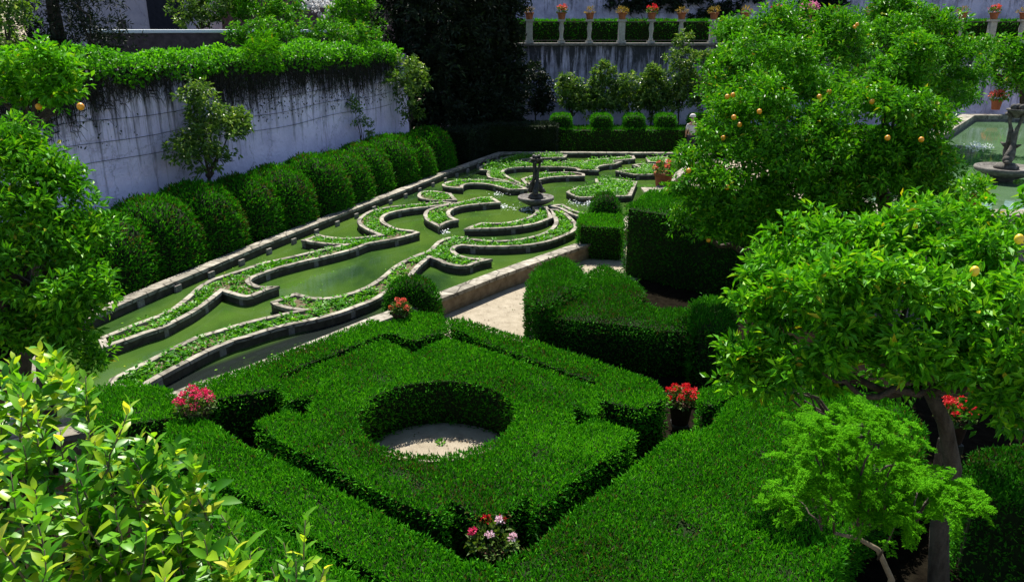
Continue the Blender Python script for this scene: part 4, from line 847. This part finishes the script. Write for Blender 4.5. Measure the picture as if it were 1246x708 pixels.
tree('orange_tree', 'big orange tree with ripe oranges, left of the raised pond', 'tree', [gy(935, 420, 12.2)*np.array([1, 1, 0]), gy(935, 380, 12.2), gy(935, 300, 12.2)], .14, lob, 8200, 9, .088, .036, 'citrus_dark', group='orange trees by the raised pond',
     fruit=fruits([(885, 118, 11.5), (892, 116, 11.5), (924, 136, 10.9), (997, 118, 11.6), (1009, 112, 11.7), (1060, 125, 12.)][:5]+[(880, 168, 11.6), (900, 152, 11.5), (893, 143, 11.), (862, 292, 11.2), (885, 228, 10.9), (838, 208, 11.2)], 'orange', .036), tintbias=.06)
lob = tufts(ylobes([(1060, 110, 12., .7), (1090, 105, 12., .65), (1105, 145, 11.8, .55), (1085, 155, 11.3, .8), (1050, 200, 11.2, .7), (1095, 205, 11.2, .7), (1120, 190, 11.6, .35), (1075, 245, 11.2, .6), (1118, 240, 11.3, .42), (1150, 252, 11.4, .3), (1188, 228, 11.5, .2), (1020, 260, 11.2, .5)]), 5, .40, 2)
tree('orange_tree', 'dense orange tree with dark shaded underside in front of the raised pond', 'tree', [gy(1080, 420, 11.6)*np.array([1, 1, 0]), gy(1078, 360, 11.6), gy(1075, 270, 11.6)], .14, lob, 5400, 9, .088, .036, 'citrus_dark', group='orange trees by the raised pond',
     fruit=fruits([(1061, 124, 10.9), (1088, 110, 11.2), (1086, 113, 11.2), (1140, 163, 11.1), (1158, 187, 11.3), (1136, 152, 11.), (1121, 170, 10.4), (1080, 168, 10.4)], 'orange', .036), tintbias=.0)
lob = tufts(ylobes([(1060, 45, 21.5, 1.1), (1100, 40, 22, 1.2), (1140, 60, 22, 1.2), (1150, 92, 22, 1.0), (1080, 75, 21, 1.2), (1125, 95, 21.5, 1.2), (1175, 72, 22, .7), (1050, 80, 21, 1.), (1085, 18, 22, .7), (1165, 112, 22.5, .7)]), 5, .40, 3)
tree('orange_tree', 'tall broad tree rising behind the orange trees up to the terrace', 'tree', [gy(1120, 200, 22)*np.array([1, 1, 0]), gy(1120, 160, 22), gy(1118, 110, 22)], .2, lob, 5000, 9, .125, .052, 'citrus_dark', group='orange trees by the raised pond', spread=.22)
lob = tufts(ylobes([(890, 50, 18.5, .6), (915, 70, 18, .9), (950, 65, 18, .9), (985, 75, 17.5, .9), (1010, 60, 18, .8), (905, 105, 17.5, .7), (970, 45, 18.5, .7), (880, 85, 18, .7), (1020, 95, 17.5, .8), (895, 135, 17.5, .7)]), 5, .40, 4)
tree('orange_tree', 'orange tree with twiggy crown below the terrace flower pots', 'tree', [gy(950, 230, 18)*np.array([1, 1, 0]), gy(950, 180, 18), gy(950, 110, 18)], .15, lob, 3600, 9, .115, .045, 'citrus_dark', group='orange trees by the raised pond', spread=.2,
     fruit=fruits([(1040, 33, 17), (1043, 30, 17), (917, 65, 17)], 'orange', .036))
lob = tufts(ylobes([(1225, 75, 30, 1.2), (1245, 60, 30, 1.2), (1215, 100, 30, .9), (1245, 100, 30, 1.2), (1270, 80, 30, 1.4)]), 5, .40, 5)
tree('orange_tree', 'small tree behind the raised pond fountain at the wall', 'tree', [gy(1245, 160, 30)*np.array([1, 1, 0]), gy(1245, 130, 30), gy(1245, 90, 30)], .15, lob, 1000, 9, .18, .08, 'citrus_dark', group='orange trees by the raised pond', spread=.25)

# front lemon tree
lob = tufts(ylobes([(930, 350, 6.1, .30), (960, 320, 6.2, .33), (1010, 310, 6.2, .36), (1060, 300, 6.2, .36), (1110, 305, 6.1, .36), (1160, 295, 6.2, .38), (1215, 310, 6.0, .38), (930, 400, 5.8, .30), (975, 380, 5.5, .36), (1030, 370, 5.4, .4), (1090, 365, 5.4, .4), (1150, 365, 5.4, .4), (1205, 375, 5.4, .38), (920, 445, 5.7, .24), (970, 435, 5.4, .3), (1030, 430, 5.2, .33), (1090, 425, 5.2, .34), (1150, 425, 5.3, .32), (1210, 445, 5.2, .3), (1240, 350, 5.8, .4), (1275, 400, 5.5, .45), (1225, 490, 5.3, .2), (905, 475, 5.9, .16), (1000, 460, 5.5, .2), (1250, 270, 6.2, .3), (1110, 450, 5.6, .25), (1190, 320, 6.8, .4), (1080, 330, 6.8, .45), (990, 340, 6.8, .4), (902, 452, 5.7, .22), (935, 468, 5.6, .2), (1215, 478, 5.2, .25), (1180, 450, 5.3, .22), (1240, 455, 5.3, .28), (1060, 440, 5.3, .2)]), 5, .40, 6)
trunk = [gy(1135, 800, 5.5), gy(1143, 640, 5.5), gy(1160, 570, 5.5), gy(1150, 515, 5.5), gy(1128, 470, 5.5)]; trunk[0][2] = 0
LT = tree('lemon_tree', 'lemon tree with dark leaning trunk at the front, yellow lemons in its crown', 'tree', trunk, .078, lob, 5600, 8, .088, .036, 'citrus', limb_to=[l[0] for l in lob[2::17]]+[gy(1105, 440, 5.5), gy(1085, 400, 5.8)], big=False, tintbias=.12, shell=(.35, 1.), spread=.12,
     fruit=[(gy(u, v, Y), (.031, .031, .039), 'lemon') for u, v, Y in ((972, 440, 5.35), (1186, 330, 5.2), (1240, 291, 5.35))])
# shaded low growth under the lemon tree
lob = tufts(ylobes([(930, 440, 7., .3), (960, 450, 7., .3), (1060, 460, 7., .35), (1200, 470, 6.6, .4), (1230, 510, 6.4, .35), (1180, 460, 7, .4)]), 5, .40, 7)
shrub('citrus_shrub', 'dark low citrus shrub in the shade below the lemon tree', gy(1060, 560, 7.)*np.array([1, 1, 0]), lob, 500, 8, .1, .045, 'citrus_dark', stem=.04)

# left orange tree
lob = tufts(ylobes([(4, 213, 8., .4), (39, 203, 8., .36), (66, 233, 7.9, .32), (14, 173, 8.2, .24), (74, 213, 8., .24), (8, 278, 7.8, .5), (58, 298, 7.6, .5), (108, 318, 7.7, .4), (28, 348, 7.4, .5), (88, 358, 7.4, .45), (120, 348, 7.8, .24), (48, 408, 7.3, .4), (103, 408, 7.4, .35), (8, 398, 7.4, .4), (-32, 338, 7.6, .5), (64, 253, 7.9, .4), (108, 438, 7.5, .22), (-41, 228, 8, .4)]), 5, .40, 8)
trunk = [gy(60, 640, 7.9)*np.array([1, 1, 0]), gy(58, 480, 7.9), gy(50, 380, 7.9)]
tree('orange_tree', 'leafy orange tree in front of the lilac wall at pool end', 'tree', trunk, .12, lob, 3000, 9, .088, .037, 'citrus_dark', tintbias=.08, limb_to=[l[0] for l in lob[::11]]+[gy(0, 190, 8.3)],
     fruit=fruits([(58, 407, 7.25), (98, 130, 7.8)], 'orange', .036))
lob = tufts(ylobes([(40, 90, 9.2, .3), (75, 95, 9.2, .28), (20, 110, 9.2, .3), (60, 120, 9.1, .26), (85, 110, 9.3, .2), (45, 72, 9.3, .2), (0, 95, 9.2, .3)]), 5, .40, 9)
tree('orange_tree', 'smaller orange tree showing its crown against the ivy', 'tree', [gy(40, 600, 9.2)*np.array([1, 1, 0]), gy(42, 300, 9.2), gy(35, 150, 9.2)], .08, lob, 480, 9, .1, .042, 'citrus', tintbias=.1, fruit=fruits([(47, 130, 8.9)], 'orange', .036))

# feathery young tree
def fronds(spec, name):
    P = []; D = []; Nn = []; Lf = []
    for base, d, ln in spec:
        d = unit(np.array(d)); sd = unit(np.cross(d, (0, 0, 1.))); up = np.cross(sd, d)
        for i in range(10):
            t = (i+1.5)/11; q = base+d*ln*t-np.array([0, 0, .5*ln*t*t])
            for s in (-1, 1):
                pd = unit(sd*s+d*.55-np.array([0, 0, .25])+rng.normal(0, .28, 3)); pl = ln*rng.uniform(.24, .42)*(1-.6*abs(t-.4))
                k = np.arange(8); q2 = q+pd*(pl*(k+1)/8)[:, None]
                for s2 in (-1, 1):
                    P.append(q2); D.append(np.tile(unit(d*s2*.8+pd*.6), (8, 1))+rng.normal(0, .3, (8, 3))); Nn.append(np.tile(up, (8, 1))+rng.normal(0, .3, (8, 3)))
    P, D, Nn = map(np.concatenate, (P, D, Nn))
    return leaf_mesh(name, P, D, Nn, rng.uniform(.011, .018, len(P)), rng.uniform(.004, .0065, len(P)))
root_p = gy(1088, 740, 4.0); root_p[2] = 0
root = thing('feathery_tree', 'young feathery leaved tree with thin bent stem above the wide hedge', 'tree', None, tuple(root_p)); off = -np.array(root_p)
st = [root_p, gy(1085, 705, 4.0), gy(1068, 668, 4.0), gy(1045, 655, 4.0), gy(1015, 648, 4.05)]
o = MB().tube(st, [.022, .02, .017, .014, .009], 7).build('trunk', M['twig'], root, True); o.location = tuple(off)
tips = [(1060, 616, 1045, 655), (1101, 628, 1068, 680), (1005, 594, 1015, 648), (1029, 560, 1045, 655), (1073, 569, 1058, 640), (1117, 586, 1110, 640), (1149, 594, 1110, 640), (997, 543, 1015, 648), (1041, 526, 1045, 640), (1093, 543, 1070, 640), (973, 573, 1000, 640), (985, 526, 1010, 640), (1013, 509, 1020, 560), (1065, 514, 1040, 600), (1101, 569, 1075, 570), (1133, 603, 1110, 640), (1169, 607, 1150, 600), (965, 603, 1000, 645), (1045, 586, 1045, 650)]
spec = []
for (u, v, u0, v0) in tips:
    a, b = gy(u0, v0, 4.0), gy(u, v, 4.0+rng.uniform(-.25, .4)); pts = branch_pts(a, b, 5, .05, -.08)
    o = MB().tube(pts, list(np.linspace(.008, .003, 6)), 5).build('limb', M['bark'], root, True); o.location = tuple(off)
    for k in range(26):
        an = rng.uniform(0, 6.28); spec.append((b+rng.normal(0, .08, 3)*np.array([1, 1, .6]), (math.cos(an), math.sin(an), rng.uniform(-.5, .7)), rng.uniform(.06, .12)))
o = obj('crown', fronds(spec, 'crown'), M['feather'], root); o.location = tuple(off)

# foreground lemon shrub and its shoots
def shoot_leaves(paths, gap, L, W, el=.55):
    P = []; D = []; Nn = []; S_ = []
    for pts in paths:
        pts = np.array(pts); seg = np.linalg.norm(np.diff(pts, axis=0), axis=1); cum = np.r_[0, np.cumsum(seg)]; ph = rng.random()*6.28
        for s in np.arange(cum[-1]*.12, cum[-1], gap):
            q = np.array([np.interp(s, cum, pts[:, k]) for k in range(3)]); t = unit(np.array([np.interp(min(s+.02, cum[-1]), cum, pts[:, k]) for k in range(3)])-q+1e-6)
            a = unit(np.cross(t, (.3, .9, .1))); b = np.cross(t, a); ph += 2.4; r = a*math.cos(ph)+b*math.sin(ph); f = s/cum[-1]
            P.append(q); D.append(unit(r*(1.1-.55*f)+t*(.35+.9*f)+rng.normal(0, .15, 3))); Nn.append(unit(t*1.0-r*.4+rng.normal(0, .2, 3))); S_.append((1-.45*max(0, f-.55)/.45)*rng.uniform(.75, 1.15))
    S_ = np.array(S_); return np.array(P), np.array(D), np.array(Nn), L*S_, W*S_
def leafy(name, label, cat, base, paths, gap, L, W, m, tb, group=None, stem_r=.006):
    root = thing(name, label, cat, group, tuple(base)); off = -np.array(base)
    for p in paths[:90]:
        o = MB().tube(p, list(np.linspace(stem_r, stem_r*.35, len(p))), 5).build('twig', M['twig'], root, True); o.location = tuple(off)
    P, D, Nn, LL, WW = shoot_leaves(paths, gap, L, W)
    pt_ = np.repeat(rng.normal(0, .16, len(P)//12+1), 12)[:len(P)]; t = np.clip(rng.normal(tb, .2, len(P))+pt_, 0, 1)
    o = obj('crown', big_leaf_mesh('crown', P, D, Nn, LL, WW, .3, .25, t), M[m], root); o.location = tuple(off); return root
paths = []
for (u, v, Y, n_, sp) in ((30, 470, 3.1, 6, .14), (90, 520, 3.0, 7, .16), (20, 560, 2.8, 8, .16), (150, 560, 2.9, 6, .13), (110, 610, 2.7, 8, .16), (40, 640, 2.6, 8, .16), (190, 620, 2.75, 6, .12), (230, 660, 2.7, 7, .11), (160, 680, 2.6, 8, .14), (90, 700, 2.5, 7, .14), (270, 690, 2.7, 5, .08), (-20, 600, 2.8, 7, .16), (185, 535, 2.95, 3, .06), (232, 560, 2.9, 2, .03), (60, 440, 3.3, 4, .08), (10, 430, 3.3, 4, .1)):
    c = gy(u, v, Y)
    for k in range(int(n_*1.5)):
        tip = c+rng.normal(0, sp, 3)*np.array([1, 1, .7]); b = tip-np.array([rng.normal(0, .08), rng.normal(0, .08), rng.uniform(.25, .42)]); paths.append(branch_pts(b, tip, 5, .05, 0))
base = gy(60, 900, 2.7); base[2] = 0
LS = leafy('lemon_shrub', 'yellow green lemon shrub with big sunlit leaves, closest of all', 'shrub', base, paths, .021, .112, .056, 'lemon_young', .40)
off = -np.array(base)
o = MB().tube([base, base+np.array([.05, .1, 1.3]), gy(70, 720, 2.75)], [.05, .045, .035], 10).build('trunk', M['bark'], LS, True); o.location = tuple(off)
for (u, v) in ((30, 600), (110, 640), (180, 670), (60, 640), (230, 700), (140, 640)):
    o = MB().tube(branch_pts(gy(70, 730, 2.75), gy(u, v, 2.8), 6), list(np.linspace(.03, .008, 7)), 7).build('limb', M['bark'], LS, True); o.location = tuple(off)
# green sapling beside it
a = gy(365, 790, 2.55); paths = [branch_pts(a, gy(372, 628, 2.6), 7, .02, 0), branch_pts(a, gy(345, 660, 2.62), 6, .03, 0), branch_pts(a, gy(395, 690, 2.55), 6, .03, 0), branch_pts(a, gy(330, 690, 2.6), 5, .03, 0), branch_pts(a, gy(360, 680, 2.45), 5, .03, 0)]
base = a.copy(); base[2] = 0
SP = leafy('lemon_sapling', 'green citrus sapling shoot poking up before the dark hedge strip', 'shrub', base, paths, .019, .105, .042, 'lemon_young', .3)
o = MB().tube([base, (base+a)/2+np.array([.03, 0, 0]), a], [.02, .016, .01], 7).build('trunk', M['bark'], SP, True); o.location = tuple(-np.array(base))

# ================================================================ camera, light
cam = bpy.data.cameras.new('camera'); co = bpy.data.objects.new('camera', cam); COL.objects.link(co)
co.location = (0, 0, CAM_H); co.rotation_euler = (math.pi/2-PITCH, 0, 0); cam.sensor_width = 36; cam.lens = F/1246*36; cam.clip_end = 600; cam.clip_start = .05
S.camera = co
SUN_EL, SUN_AZ = R(57), R(-5)          # azimuth from +Y, negative = towards -X
d = Vector((math.sin(SUN_AZ)*math.cos(SUN_EL), math.cos(SUN_AZ)*math.cos(SUN_EL), math.sin(SUN_EL)))
sl = bpy.data.lights.new('sun', 'SUN'); sl.energy = 5.0; sl.angle = R(.53); sl.color = (1, .95, .86)
so = bpy.data.objects.new('sun', sl); COL.objects.link(so); so.rotation_euler = d.to_track_quat('Z', 'Y').to_euler()
w = bpy.data.worlds.new('World'); S.world = w; w.use_nodes = True; nt = w.node_tree
bg = nt.nodes['Background']; sky = nt.nodes.new('ShaderNodeTexSky'); sky.sky_type = 'NISHITA'; sky.sun_disc = False; sky.sun_elevation = SUN_EL; sky.sun_rotation = SUN_AZ; sky.altitude = 300
nt.links.new(sky.outputs[0], bg.inputs[0]); bg.inputs[1].default_value = .08
S.view_settings.view_transform = 'Standard'; S.view_settings.look = 'None'; S.view_settings.gamma = 1; S.view_settings.exposure = 1.0
S.cycles.max_bounces = 6; S.cycles.diffuse_bounces = 3; S.cycles.glossy_bounces = 2; S.cycles.transmission_bounces = 4; S.cycles.use_denoising = True
